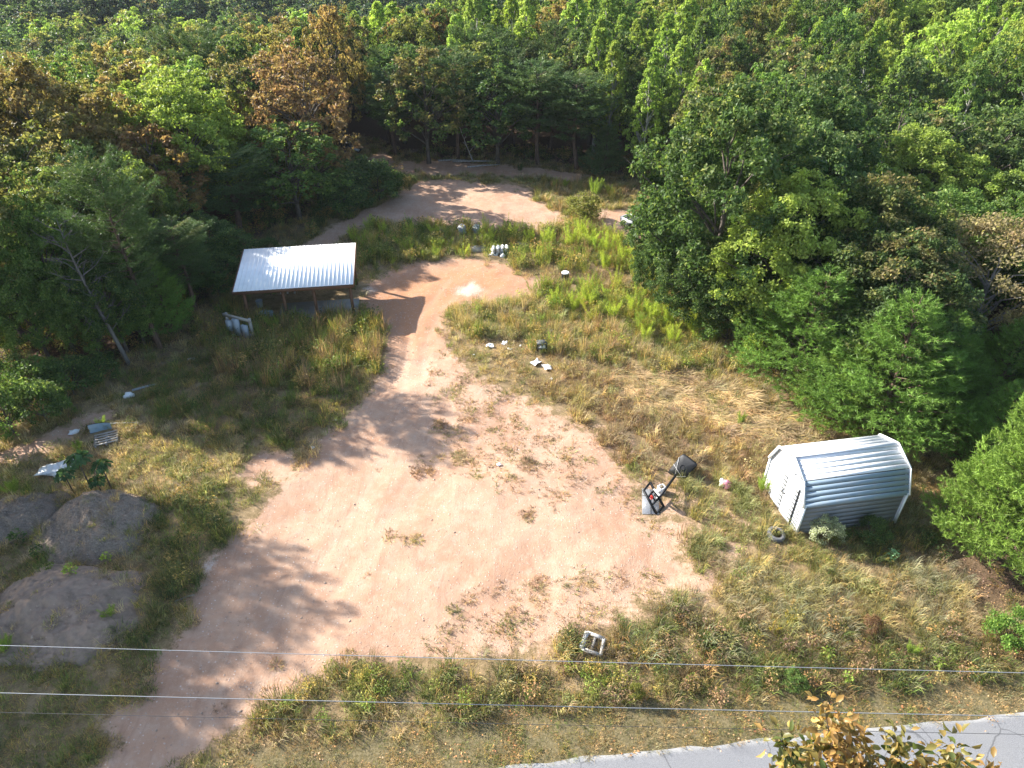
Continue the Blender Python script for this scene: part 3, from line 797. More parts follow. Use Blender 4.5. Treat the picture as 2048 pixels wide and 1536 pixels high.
for j in range(5): MB().box((0, -.36 + j * .18, .12), (.95, .085, .025)).build("slat", M_greywood, pl)
for x in (-.42, 0, .42): MB().box((x, 0, .06), (.06, .85, .09)).build("bearer", M_greywood, pl)
sb = thing("sheet_stack", "buckled white roofing sheets lying under the umbrella-leaved plants", "roofing sheets", P(112, 940), .25)
for i in range(4): put(link("sheet", sheet_mesh("sheet", 1.05 - .1 * i, .62, M_cloth, 5 + i, .05), sb), (-.12 + .22 * i, .05 * i - .1, .05 + .03 * i), .2 * i - .2)
tagged(put(link("white_bag", blob_mesh("white_bag", 12, .2, .16, .16, M_plastic, .4)), P(118, 950)), "crumpled white bag beside the buckled roofing sheets", "bag")
tagged(put(link("white_sack", blob_mesh("white_sack", 15, .26, .17, .18, M_plastic, .35)), P(258, 793), .3), "white sack lying at the shaded edge of the left woods", "sack")
tagged(put(MB().bar((-.55, 0, .06), (.55, 0, .06), .12, .05).build("board", M_grey), P(290, 776), .5), "grey board lying beside the white sack in the shade", "board")
tagged(put(MB().box((0, 0, .05), (.35, .2, .06)).build("metal_plate", M_plastic), P(382, 720), .3), "small white plate on the shaded ground near the leaning pine", "plate")
tagged(put(MB().bar((-.65, 0, .05), (.65, 0, .05), .05, .05).build("pole", M_palewood), P(247, 848), .05), "thin pale pole in grass above the broken pallet", "pole")
tagged(put(MB().tube([(-.28, -.12, .03), (0, .02, .05), (.28, .16, .03)], .018, 6).build("stick", M_dead), P(369, 1198)), "short pale stick lying on the shaded dirt by the mounds", "stick")
# papers and plastic near the middle
scr = [(980, 694, .2, "largest white plastic scrap at the dirt's edge left of the cart"), (1009, 689, .17, "white scrap with a dark edge between the cart and the dirt"), (1019, 700, .11, "small white scrap left of the cart, lowest of three"),
       (1072, 728, .24, "pale crumpled sheet just below the cart"), (1094, 738, .24, "white crumpled film lying below right of the cart"), (1076, 682, .13, "white cloth scrap behind the cart"), (1041, 693, .07, "tiny white scrap midway between cart and large scrap"),
       (948, 711, .05, "tiny white scrap alone on the dirt left of the cart"), (1103, 760, .09, "small white paper on bare soil below the crumpled film"), (500 + 126, 897, .08, "white paper at the left edge of the dirt lot"), (998, 931, .09, "white paper among brown tufts in the middle of the lot"),
       (672, 841, .06, "tiny white paper in the tree shadow at the lot's left edge")]
for i, (a, b, s, lb) in enumerate(scr):
    tagged(put(link("plastic_scrap", sheet_mesh("plastic_scrap", s * 2, s * 1.5, M_plastic, 20 + i, s * .35, 7, .006)), P(a, b, .03), i * 1.3), lb, "litter", "white litter around the lot")
ct = thing("garden_cart", "dark grey cart half sunk in weeds with white litter around it", "cart", P(1083, 702), .15)
MB().box((0, 0, .52), (.52, .40, .05)).build("tray", M_greydark, ct)
for x, y in ((-.22, -.16), (.22, -.16), (-.22, .16), (.22, .16)): MB().box((x, y, .26), (.045, .045, .5)).build("leg", M_black, ct)
MB().box((0, -.1, .28), (.46, .3, .04)).build("shelf", M_greydark, ct)
put(link("load", blob_mesh("load", 6, .14, .1, .1, M_plastic, .4), ct), (.02, -.12, .30))
# behind: bags, heaps, barrel, rubble
bs = thing("bag_stack", "stack of pale filled bags three layers high in the weed strip", "stack of bags", P(999, 506), .08)
bagm = blob_mesh("bag", 9, .125, .34, .075, M_cloth, .10, 10, 7)
for L_ in range(4):
    for i in range(4):
        put(link("bag", bagm, bs), (-.42 + .28 * i + random.uniform(-.02, .02) + (.05 if L_ % 2 else 0), random.uniform(-.05, .05), .02 + .125 * L_), random.uniform(-.10, .10))
tagged(put(link("sand_heap", blob_mesh("sand_heap", 21, .72, .42, .26, M_conc, .15, 20, 9)), P(955, 500)), "low pale heap of spilled cement left of the bag stack", "heap")
tagged(put(link("sacking_heap", blob_mesh("sacking_heap", 25, .55, .42, .36, M_burlap, .3, 18, 10)), P(1046, 496)), "brown rotting sack heap in the weeds right of the bag stack", "heap")
tagged(put(link("white_block", blob_mesh("white_block", 27, .18, .16, .17, M_plastic, .25)), P(1006, 514)), "small white lump on the grass in front of the bag stack", "block")
tagged(put(MB().tube([(-.32, .06, .04), (.32, -.06, .04)], .045, 8).build("pipe", M_plastic), P(985, 511)), "short white pipe on the grass in front of the cement heap", "pipe")
for px_, py_, lb in ((925, 466, "left one of two grey rubble bundles at the back of the weed strip"), (954, 466, "right one of two grey rubble bundles, capped with pale stones")):
    t = thing("rubble_bundle", lb, "rubble", P(px_, py_), 0, "rubble bundles in the weed strip")
    MB().lathe([(.0, .0), (.26, 0), (.30, .3), (.24, .5), (0, .52)], 14).build("core", M_grey, t, True)
    for i in range(20):
        a = i * 2.4; rr = .14 if i > 12 else .27
        z = .50 if i > 12 else .10 + .40 * ((i * 7) % 5) / 5
        put(link("stone", blob_mesh("stone", i, .09, .08, .07, M_stone, .35, 7, 5), t), (rr * math.cos(a), rr * math.sin(a), z), a)
br = thing("barrel", "black barrel with a white lid standing right of the upper dirt patch", "barrel", P(1130, 562), 0)
MB().lathe([(0, .0), (.19, 0), (.215, .05), (.22, .25), (.225, .27), (.22, .29), (.215, .52), (.21, .55), (0, .55)], 20).build("body", M_black, br, True)
MB().lathe([(.225, .53), (.235, .55), (.225, .585), (.18, .59), (0, .585)], 20).build("lid", M_plastic, br, True)
MB().box((.225, 0, .4), (.03, .1, .03)).build("handle", M_greydark, br)
tr = thing("junk_trailer", "low white-sided dark trailer half hidden under the big dark oak", "trailer", P(1262, 452), -.95)
MB().box((0, 0, .28), (1.35, .85, .05)).build("bed", M_greydark, tr)
for y in (-.43, .43): MB().box((0, y, .44), (1.35, .035, .3)).build("side", M_plastic, tr)
for x in (-.66, .66): MB().box((x, 0, .44), (.035, .82, .3)).build("end_board", M_plastic, tr)
for i in range(5): MB().box((-.45 + .22 * i, 0, .52), (.14, .76, .05)).build("slat", M_greydark, tr)
for y in (-.48, .48):
    w_ = MB(); w_.tube([(0, y - .05, .2), (0, y + .05, .2)], .2, 14); w_.build("wheel", M_rubber, tr)
MB().bar((.66, 0, .27), (1.25, 0, .24), .06, .06).build("drawbar", M_greydark, tr)
sc2 = thing("scrap_pile", "dark scrap panels with pale edges where the track enters the woods", "scrap pile", P(706, 304), -.35)
for i, (x, y, z, w, d, rr, mt) in enumerate(((0, 0, .3, 1.5, .6, .15, M_black), (-.2, -.15, .45, 1.1, .5, -.3, M_greydark), (.45, -.25, .38, .7, .25, .2, M_grey), (-.45, .2, .6, .8, .4, .5, M_black), (.05, -.35, .3, .5, .12, -.1, M_plastic))):
    MB().box((x, y, z), (w, d, .06), Matrix.Rotation(rr, 3, 'Y') @ Matrix.Rotation(rr * 2, 3, 'X')).build("panel", mt, sc2)
put(link("core", blob_mesh("core", 31, .6, .35, .3, M_black, .3), sc2), (0, 0, 0))
for i, (a, b, a2, b2) in enumerate(((876, 323, 935, 322), (905, 325, 990, 324), (935, 336, 1000, 331))):
    p0, p1 = P(a, b, .08), P(a2, b2, .08); c_ = (p0 + p1) / 2
    o = MB().tube([p0 - c_, Vector((0, .03, .02)), p1 - c_], [.07, .06, .045], 7).build("fallen_log", M_dead); o.location = c_
    tagged(o, ("leftmost thin grey log lying before the back tree line", "longest thin grey log lying before the back tree line", "short pale log nearest the far dirt clearing")[i], "log", "logs lying before the back tree line")

# ------------------------------------------------------------------ power lines
def wire(label, pts, r, mat):
    V = []
    for (a, b, z) in pts: V.append(G(a, b, z))
    p0, p1 = V
    d = (p1 - p0) / (p1 - p0).length
    q0 = p0 - d * 28; q1 = p1 + d * 28
    L = [q0.lerp(q1, s) for s in np.linspace(0, 1, 60)]
    tot = (q1 - q0).length
    out = []
    for v in L:
        s = (v - q0).length / tot
        out.append((v.x, v.y, v.z + .35 * ((2 * s - 1) ** 2 - .1)))
    tagged(MB().tube(out, r, 6).build("power_line", mat, sm=True), label, "power line", "power lines over the verge")
wire("uppermost bright power line crossing below the timber frame", [(0, 1290, 8.3), (2048, 1345, 8.3)], .007, M_steel)
wire("middle bright power line crossing the lower part of the photo", [(0, 1385, 7.6), (2048, 1432, 7.6)], .0075, M_steel)
wire("lowest thin dark power line crossing just above the road", [(0, 1424, 7.0), (2048, 1468, 7.0)], .005, M_wire2)
# ------------------------------------------------------------------ tree meshes
def unit(v): return v / (np.linalg.norm(v, axis=-1, keepdims=True) + 1e-9)
def leaf_geo(c, d, n, L, W, bend=.18):
    s = unit(np.cross(d, n)); nn = np.cross(s, d)
    L = np.broadcast_to(np.asarray(L, float), (len(c),))[:, None]; W = np.broadcast_to(np.asarray(W, float), (len(c),))[:, None]
    V = np.stack([c - d * L * .5, c + s * W * .5 + nn * W * bend + d * L * .05, c + d * L * .5 - nn * L * .12, c - s * W * .5 + nn * W * bend + d * L * .05], 1).reshape(-1, 3)
    b = np.arange(len(c))[:, None] * 4
    T = np.concatenate([b + [[0, 1, 2]], b + [[0, 2, 3]]])
    return V, T
def rep(a, k): return np.repeat(a, k, axis=0)
def lvattr(r, g, b, k):
    return rep(np.stack([r, g, b, np.ones(len(r))], -1), k)

def broadleaf(name, seed, H, RX, ncl, nlf, LL, shape='round', zc=.60, rzf=.42, low=-.75, crs=(.15, .27), droop=.35):
    g = np.random.default_rng(seed)
    if shape == 'round':
        d = unit(g.normal(size=(ncl * 3, 3))); d = d[d[:, 2] > low][:ncl]
        az = np.arctan2(d[:, 1], d[:, 0])
        lob = 1 + .20 * np.sin(az * 3 + seed) * (1 - d[:, 2] ** 2) + .14 * np.sin(az * 5 + d[:, 2] * 6 + seed * 2)
        rr = (.62 + .38 * g.random(len(d)) ** .6) * lob
        C = d * rr[:, None] * [RX, RX, H * rzf] + [0, 0, H * zc]
        C[:, :2] *= (1 - .22 * smooth(zc * H, H, C[:, 2]))[:, None]
    else:      # tall narrow crown
        t = g.random(ncl) ** .85; az = g.random(ncl) * 6.283
        z0 = .22
        rad = RX * (1 - t) ** .62 * (.55 + .45 * np.minimum(1, t / .12)) * (.62 + .38 * g.random(ncl) ** .5) * (1 + .2 * np.sin(az * 3 + t * 9 + seed))
        C = np.stack([rad * np.cos(az), rad * np.sin(az), H * (z0 + (1 - z0) * t)], -1)
    n = len(C)
    cr = RX * g.uniform(crs[0], crs[1], n)
    if shape != 'round': cr *= 1.05 * (1.1 - .5 * (C[:, 2] / H))
    gcl = g.random(n)
    k = nlf
    out = unit(C - [0, 0, H * zc * .85]); OUT = rep(out, k)
    q = unit(g.normal(size=(n * k, 3)) + OUT * .75 + [0, 0, .35])
    pos = rep(C, k) + q * (rep(cr, k) * g.random(n * k) ** .45)[:, None] * [1, 1, .72]
    pos += g.normal(size=pos.shape) * .05
    dd = unit(q * .7 + g.normal(size=q.shape) * .65 + [0, 0, -droop])
    nn = unit(g.normal(size=q.shape) * .7 + OUT * .65 + [0, 0, .45])
    sc_ = g.uniform(.7, 1.2, n * k)
    V, T = leaf_geo(pos, dd, nn, LL * sc_, LL * .58 * sc_)
    tip = np.clip((pos[:, 2] - H * .25) / (H * .75), 0, 1)
    me = mk_mesh(name, V, [T], {'lv': lvattr(g.random(n * k), rep(gcl, k), tip, 4)})
    # trunk and limbs
    m = MB(); top = H * .86
    zz = np.linspace(-.3, top, 9); w = .012 * H
    path = np.stack([w * np.sin(zz * .8 + seed) * zz / H * 2, w * np.cos(zz * .7 + seed) * zz / H * 2, zz], -1)
    tr_ = .019 * H * (1 - .85 * np.clip(zz / top, 0, 1)); tr_[0] *= 1.35
    m.tube(path, tr_, 8)
    sel = g.permutation(n)[:34]
    for i in sel:
        c = C[i]; zb = max(.18 * H, c[2] - .75 * np.hypot(c[0], c[1]) - .05 * H); zb = min(zb, top * .95)
        b = np.array([np.interp(zb, zz, path[:, 0]), np.interp(zb, zz, path[:, 1]), zb])
        mid = (b + c) / 2 + [0, 0, .08 * np.linalg.norm(c - b)] + g.normal(size=3) * .12
        r0 = .009 * H * (1 - .6 * zb / H)
        m.tube([b, mid, c, c + (c - mid) * .35], [r0, r0 * .62, r0 * .3, .008], 5, False)
    return me, m

def conifer(name, seed, H, RX, nbr, tw, need, NL, z0=.35, shape='flat', up=.15, pad=.8, nw=.028, droopy=0.0):
    g = np.random.default_rng(seed)
    m = MB(); zz = np.linspace(-.3, H * .98, 10)
    lean = g.normal(size=2) * .02
    path = np.stack([lean[0] * zz + .06 * np.sin(zz * .9 + seed), lean[1] * zz + .06 * np.cos(zz * .8), zz], -1)
    m.tube(path, .015 * H * (1 - .9 * np.clip(zz / H, 0, 1)) + .006, 8)
    P_, D_, GC = [], [], []
    for i in range(nbr):
        t = (i + g.random()) / nbr
        z = H * (z0 + (1 - z0) * t ** .9)
        if shape == 'flat': L = RX * (1 - abs(t - .55) ** 1.7 * 1.8) * g.uniform(.55, 1.1)
        else: L = RX * (1 - t) ** .8 * g.uniform(.75, 1.12) + .12 * RX
        L = max(.35, L); az = i * 2.399 + g.normal() * .35
        e = up + (.5 * t if shape == 'flat' else .35 * t) + g.normal() * .10
        h = np.array([math.cos(az), math.sin(az), 0])
        b = np.array([np.interp(z, zz, path[:, 0]), np.interp(z, zz, path[:, 1]), z])
        def at(s): return b + h * L * s * math.cos(e) + np.array([0, 0, L * (s * math.sin(e) - droopy * s * (1 - s) + .10 * s * s)])
        m.tube([at(0), at(.5), at(1)], [.0035 * H * (1 - .5 * t) + .006, .011, .006], 4, False)
        side = np.cross(h, [0, 0, 1])
        nt = max(4, int(tw * L / RX))
        gc = g.random()
        s = .22 + .78 * g.random(nt) ** .75
        sp_ = g.normal(size=nt) * L * .22 * pad * (1.15 - .6 * s)
        for a, o_ in zip(s, sp_):
            p0 = at(a) + side * o_ + np.array([0, 0, g.normal() * .05 * L * pad])
            dirn = unit(h * .8 + side * np.sign(o_) * .6 + np.array([0, 0, .25 + up * 1.4]) + g.normal(size=3) * .25)
            P_.append(p0); D_.append(dirn); GC.append(gc)
    P_ = np.array(P_); D_ = np.array(D_); GC = np.array(GC)
    n = len(P_); k = need
    sp = g.random(n * k); p0 = rep(P_, k) + rep(D_, k) * (sp * NL * 1.4)[:, None]
    d = unit(rep(D_, k) * .75 + g.normal(size=(n * k, 3)) * .55)
    ln = NL * g.uniform(.7, 1.2, n * k)
    s = unit(np.cross(d, g.normal(size=d.shape)))
    V = np.stack([p0 - s * nw / 2, p0 + s * nw / 2, p0 + d * ln[:, None]], 1).reshape(-1, 3)
    T = np.arange(len(V)).reshape(-1, 3)
    me = mk_mesh(name, V, [T], {'lv': lvattr(.25 + .6 * g.random(n * k), rep(GC, k), np.clip(p0[:, 2] / H, 0, 1), 3)})
    return me, m

def bare(name, seed, H, spread, n1=16):
    g = np.random.default_rng(seed); m = MB()
    zz = np.linspace(-.2, H, 9); path = np.stack([.05 * H * np.sin(zz / H * 2.2 + seed), .03 * H * np.cos(zz / H * 3), zz], -1)
    m.tube(path, .014 * H * (1 - .9 * np.clip(zz / H, 0, 1)) + .004, 7)
    tw = MB()
    for i in range(n1):
        t = .25 + .72 * i / n1; b = np.array([np.interp(t * H, zz, path[:, j]) for j in range(3)])
        az = i * 2.4 + g.normal() * .3; L = spread * (1.1 - .6 * t) * g.uniform(.6, 1.2)
        d = np.array([math.cos(az), math.sin(az), .55 + .4 * g.random()]); e = b + d * L
        mid = (b + e) / 2 + g.normal(size=3) * .08 * L
        tw.tube([b, mid, e], [.030, .020, .009], 4, False)
        for j in range(5):
            s = g.uniform(.35, 1); q0 = b + (e - b) * s; dd = unit(d + g.normal(size=3) * .6) * L * g.uniform(.25, .5)
            tw.tube([q0, q0 + dd * .5 + g.normal(size=3) * .03, q0 + dd], [.015, .011, .005], 3, False)
    return tw, m

KINDS = {}
def reg(kind, lod, crown, trunk_mb, bark_m, leaf_m, H):
    tm = trunk_mb.mesh("trunk", bark_m, True)
    crown.materials.append(leaf_m)
    KINDS.setdefault((kind, lod), []).append((crown, tm, H))
for s in range(3): reg('oak', 0, *broadleaf("crown", 10 + s, 10, 3.9, 330, 88, .21, crs=(.08, .17)), M_bark, M_leaf, 10)
for s in range(5): reg('oak', 1, *broadleaf("crown", 20 + s, 9, 3.0, 190, 38, .27, crs=(.09, .19)), M_bark, M_leaf, 9)
for s in range(3): reg('oak', 2, *broadleaf("crown", 30 + s, 9, 3.0, 60, 26, .50), M_bark, M_leaf, 9)
for s in range(2): reg('poplar', 0, *broadleaf("crown", 40 + s, 10, 2.3, 230, 80, .2, 'cone', crs=(.11, .22)), M_bark_pale, M_leaf, 10)
for s in range(4): reg('poplar', 1, *broadleaf("crown", 50 + s, 10, 2.3, 170, 38, .27, 'cone', crs=(.12, .23)), M_bark_pale, M_leaf, 10)
for s in range(2): reg('poplar', 2, *broadleaf("crown", 60 + s, 10, 2.3, 55, 24, .5, 'cone'), M_bark_pale, M_leaf, 10)
for s in range(2): reg('pine', 0, *conifer("crown", 70 + s, 10, 2.7, 80, 74, 17, .16, .34, nw=.026), M_bark_pine, M_needle, 10)
for s in range(3): reg('pine', 1, *conifer("crown", 80 + s, 9, 2.2, 56, 44, 12, .22, .36, nw=.045), M_bark_pine, M_needle, 9)
for s in range(4): reg('young_pine', 0, *conifer("crown", 90 + s, 6, 2.3, 100, 52, 15, .15, .02, 'cone', .42, 1.0, .026), M_bark_pine, M_needle, 6)
for s in range(3): reg('shrub', 0, *broadleaf("crown", 100 + s, 2.0, 1.1, 60, 60, .12, 'round', .5, .48, -.5, (.2, .34)), M_bark, M_leaf, 2)
SPREAD = broadleaf("crown", 120, 10, 4.2, 130, 105, .2, 'round', .62, .36, -.4)
reg('thin_oak', 0, *SPREAD, M_bark_pale, M_leaf, 10)
for s in range(2): reg('leaning', 0, *broadleaf("crown", 130 + s, 10, 2.9, 120, 130, .21, 'round', .62, .40, -.6), M_bark_pale, M_leaf, 10)

NAMES = {'oak': 'oak_tree', 'poplar': 'poplar_tree', 'pine': 'pine_tree', 'young_pine': 'young_pine_tree', 'shrub': 'shrub', 'thin_oak': 'oak_tree', 'leaning': 'pale_trunk_tree'}
placed = []
def plant(kind, lod, x, y, H, color, autumn, label, group=None, wide=1.0, rz=None, tilt=(0, 0), var=None, z=None, cat=None):
    opts = KINDS[(kind, lod)]
    crown, trunk, H0 = opts[(var if var is not None else random.randrange(len(opts))) % len(opts)]
    s = H / H0
    zz = float(gh(x, y)) if z is None else z
    t = thing(NAMES[kind], label, cat or ("shrub" if kind == 'shrub' else "tree"), (x, y, zz), 0, group)
    t.rotation_euler = (tilt[0], tilt[1], random.uniform(0, 6.28) if rz is None else rz)
    t.scale = (s * wide, s * wide, s)
    link("trunk", trunk, t)
    c = link("crown", crown, t); c.color = (*color, autumn)
    placed.append((x, y, H * .3 * wide))
    return t
DG = (.040, .066, .020); MG = (.064, .102, .026); YG = (.125, .160, .032); PL = (.140, .185, .038); OL = (.100, .102, .028)
OR = (.140, .108, .036); RB = (.115, .075, .045); PN = (.046, .072, .024); CD = (.072, .122, .024); CD2 = (.092, .138, .026); BG = (.054, .082, .028); TN = (.135, .115, .06)
def at_base(px, py): p_ = P(px, py); return p_.x, p_.y
def special(kind, lod, bpx, bpy, toppy, color, aut, label, wpx=None, **kw):
    x, y = at_base(bpx, bpy)
    H = height_at(y, toppy) - float(gh(x, y))
    crown, trunk, H0 = KINDS[(kind, lod)][0]
    wide = 1.0
    if wpx:
        d = y * CP + (CAMH - H * .6) * SP
        co = np.empty(len(crown.vertices) * 3, np.float32); crown.vertices.foreach_get("co", co)
        w0 = np.percentile(np.abs(co.reshape(-1, 3)[:, 0]), 98) * 2 * H / H0
        wide = (wpx / FPX * d) / w0
    return plant(kind, lod, x, y, H, color, aut, label, wide=wide, **kw)

# --- trees one can point at
special('pine', 0, 320, 696, 340, PN, 0, "tall flat-topped pine with a leaning dark trunk left of the open shelter", 185, tilt=(0, R(1)), var=0)
special('pine', 0, 485, 472, 312, PN, 0, "dusky pine standing directly behind the open shelter's left end", 220, var=1)
special('oak', 0, 55, 692, 265, MG, .60, "big tree at the left photo edge with rust-red top and green skirts", 250, var=0)
special('oak', 0, 150, 705, 430, MG, .05, "mid green leafy tree left of the leaning pine, reaching low over the shade", 190, var=1)
special('oak', 0, 410, 450, 160, YG, .12, "sunlit yellow-green tree rising behind the flat-topped pine", 270, var=2)
special('oak', 0, 165, 500, 145, OL, .62, "broad orange-tinted olive tree behind the leaning pine's left side", 290, var=0)
special('oak', 0, 300, 640, 480, DG, .0, "small dark leafy tree in the shade between leaning pine and shelter", 150, var=2)
special('oak', 0, 430, 560, 440, DG, .0, "dark leafy tree filling the gap left of the shelter", 170, var=1)
special('oak', 1, 600, 440, 250, MG, .15, "green leafy tree behind the shelter's right end at the track", 190, var=1)
special('oak', 1, 640, 400, 105, (.135, .092, .045), .6, "reddish-brown tree towering over the entrance of the woodland track", 190, var=2)
special('oak', 1, 690, 310, 15, OR, .5, "orange-crowned tree topping the skyline beside the track gap", 120, var=3)
special('oak', 1, 858, 326, 105, MG, .68, "red-leaved tree with two pale stems at the back of the far clearing", 170, var=0)
special('oak', 1, 995, 326, 130, DG, .0, "dark green tree with a straight grey trunk behind the far clearing", 165, var=4)
special('pine', 1, 917, 318, 120, PN, 0, "thin tall pine between the red-leaved and the grey-trunked tree", 110, var=0)
special('pine', 1, 790, 312, 150, PN, 0, "bluish pine left of the red-leaved tree at the clearing's back", 110, var=1)
special('pine', 1, 1075, 330, 140, PN, 0, "pine just right of the grey-trunked tree behind the clearing", 120, var=2)
special('pine', 1, 1150, 340, 165, PN, 0, "second pine right of the grey-trunked tree, near the dark gap", 130, var=0)
special('young_pine', 0, 1205, 352, 255, PN, 0, "small dark young pine at the right end of the back tree line", 80, var=2)
special('oak', 0, 1405, 640, 205, DG, .10, "very large dark oak overhanging the right side of the far clearing", 350, var=0)
special('oak', 0, 1330, 560, 400, DG, .12, "lower dark oak hanging over the white-sided trailer", 170, var=1)
special('oak', 0, 1300, 600, 470, DG, .0, "small dark oak sapling under the very large oak's left side", 90, var=2)
special('oak', 0, 1425, 668, 500, DG, .08, "dark low oak in front of the very large oak's trunk", 200, var=1)
special('oak', 0, 1370, 640, 470, DG, .1, "dark leafy understorey oak left of the very large oak's trunk", 170, var=0)
special('oak', 0, 1555, 530, 175, DG, .05, "dark oak immediately right of the very large oak", 300, var=2)
special('leaning', 0, 1655, 640, 370, BG, .0, "glossy green tree with a pale leaning trunk behind the bright pines", 210, tilt=(0, R(7)), var=0)
special('thin_oak', 0, 1910, 730, 440, TN, .25, "thin-crowned tree with tan-pink leaves and pale limbs at the right", 320, var=0)
special('young_pine', 0, 1585, 768, 545, CD, 0, "bright young pine at the left end of the pine thicket", 250, var=0)
special('young_pine', 0, 1745, 872, 612, CD, 0, "broad bright young pine in the middle of the pine thicket behind the shed", 270, var=1)
special('young_pine', 0, 1665, 835, 690, CD2, 0, "low yellowish young pine in front of the pine thicket", 190, var=2)
special('young_pine', 0, 1830, 850, 640, CD, 0, "young pine right of the broad one, further up the slope", 190, var=3)
special('young_pine', 0, 1955, 840, 650, CD, 0, "bright young pine near the right photo edge, level with the thicket", 170, var=0)
special('young_pine', 0, 1990, 1115, 770, CD2, 0, "yellow-green pine beside the shed's right end, tallest there", 290, var=1)
special('young_pine', 0, 1935, 1085, 910, CD2, 0, "low bushy pine right against the shed's shadow", 170, var=3)
special('young_pine', 0, 2075, 1080, 740, CD, 0, "pine cut by the right photo edge below the thin-crowned tree", 260, var=2)
special('young_pine', 0, 1700, 560, 395, CD, 0, "pale green pine peeking above behind the pale-trunked tree", 110, var=2)
special('young_pine', 0, 1860, 600, 430, CD, 0, "feathery pine left of the tan-leaved tree", 150, var=1)
special('young_pine', 0, 1722, 730, 620, RB, .6, "dead rust-red young pine standing among the bright pines", 70, var=0)
special('shrub', 0, 128, 832, 790, CD, 0, "small bright green sapling at the left woods' sunny edge", 40, var=0)
special('shrub', 0, 1450, 690, 620, MG, .1, "leafy green bush under the very large oak's right side", 110, var=1)
special('shrub', 0, 1515, 735, 665, YG, .05, "pale variegated bush between oak shade and bright pines", 70, var=2)
special('shrub', 0, 30, 870, 760, MG, .3, "mixed shrub with reddening leaves at the left photo edge", 130, var=1)
special('shrub', 0, 20, 815, 735, DG, .05, "dark shrub at the left photo edge under the rust-topped tree", 130, var=0)
special('shrub', 0, 85, 800, 730, MG, .05, "green shrub at the foot of the rust-topped tree", 120, var=1)
special('shrub', 0, 150, 790, 725, DG, .0, "dark shrub left of the leafless grey tree's foot", 110, var=2)
special('shrub', 0, 200, 760, 715, DG, .0, "low dark shrub touching the leafless grey tree's foot", 80, var=0)
special('shrub', 0, 95, 845, 770, BG, .05, "whitish-leaved shrub beside the reddening one at left", 90, var=2)
special('shrub', 0, 715, 395, 320, BG, 0, "large dark shrub beside the track's mouth, left of the far clearing", 130, var=0)
special('shrub', 0, 760, 400, 335, DG, 0, "dark shrub touching the far clearing's left corner", 90, var=1)
special('shrub', 0, 690, 425, 370, DG, 0, "lower dark shrub behind the shelter's right end", 90, var=2)
special('shrub', 0, 540, 515, 478, BG, 0, "leafy bush showing above the shelter roof's back edge", 45, var=2)
special('shrub', 0, 1165, 445, 392, OL, .1, "olive-leaved sapling right of the far dirt clearing", 70, var=0)
special('shrub', 0, 1645, 1080, 1040, (.22, .23, .15), 0, "grey-green bush with whitish flower heads in front of the shed wall", 60, var=0)
special('shrub', 0, 1740, 1078, 1040, DG, 0, "dark weed bush against the shed's shaded long wall", 60, var=1)
special('shrub', 0, 2010, 1290, 1230, CD, 0, "bright green low bush at the right photo edge above the lines", 90, var=2)
special('shrub', 0, 1270, 1396, 1370, OL, .15, "small yellow-green bush on the bank between the two bright lines", 30, var=1)
special('shrub', 0, 1585, 1372, 1350, MG, 0, "leafy light green bush under the upper line near the road", 46, var=0)
special('shrub', 0, 1738, 1265, 1238, RB, .9, "brown withered bush on the tan bank right of centre", 38, var=1)

def bare_tree(bpx, bpy, toppy, spread, label, seed, n1, bm=M_dead, cat="tree", tilt=(0, 0)):
    x, y = at_base(bpx, bpy); H = height_at(y, toppy) - float(gh(x, y))
    t = thing("bare_tree", label, cat, (x, y, float(gh(x, y)))); t.rotation_euler = (tilt[0], tilt[1], 0)
    tw, m = bare("bare", seed, H, spread, n1)
    m.build("trunk", bm, t, True); tw.build("branches", bm, t, True)
    placed.append((x, y, .5))
bare_tree(252, 735, 430, 1.7, "leafless grey tree in front of the flat-topped pine", 3, 30, M_bark_grey)
bare_tree(1945, 680, 375, 1.5, "leafless pale tree sticking out above the tan-leaved crown", 5, 9, tilt=(0, R(10)))
bare_tree(1580, 500, 405, 1.4, "dead grey brushy tree in the dark gap beside the very large oak", 7, 22)
bare_tree(945, 326, 235, .6, "dead leaning stem behind the far clearing", 9, 5, tilt=(0, R(-14)))

for a_ in ((395, 625, 455, PN, 'pine', 150, "dark pine standing between the flat-topped pine and the shelter"), (345, 668, 520, CD, 'young_pine', 110, "young pine at the flat-topped pine's right foot"),
           (255, 705, 500, DG, 'oak', 150, "dark leafy tree right behind the leafless grey tree"), (205, 722, 545, MG, 'oak', 130, "green leafy tree filling the gap left of the leafless grey tree"),
           (290, 690, 570, MG, 'oak', 110, "small leafy tree between leafless tree and flat-topped pine"), (100, 720, 520, MG, 'oak', 170, "leafy tree below the rust-topped tree at the left edge"),
           (20, 715, 470, YG, 'oak', 170, "yellow-green leafy tree cut by the left photo edge"), (440, 590, 500, DG, 'oak', 130, "dark low tree touching the shelter's left side")):
    special(a_[4], 0, a_[0], a_[1], a_[2], a_[3], .05, a_[6], a_[5])
for i, (lx_, ly_, h_) in enumerate(((1.1, 3.1, 1.1), (2.6, 3.3, 1.2), (4.3, 3.2, 1.1), (5.6, 3.4, .9))):
    q_ = sloc(lx_, ly_, 0)
    plant('shrub', 0, q_.x, q_.y, h_, DG, 0, ("leftmost", "second from left", "third from left", "rightmost")[i] + " dark bush in the shade behind the shelter slab", "bushes under the shelter", z=sz)

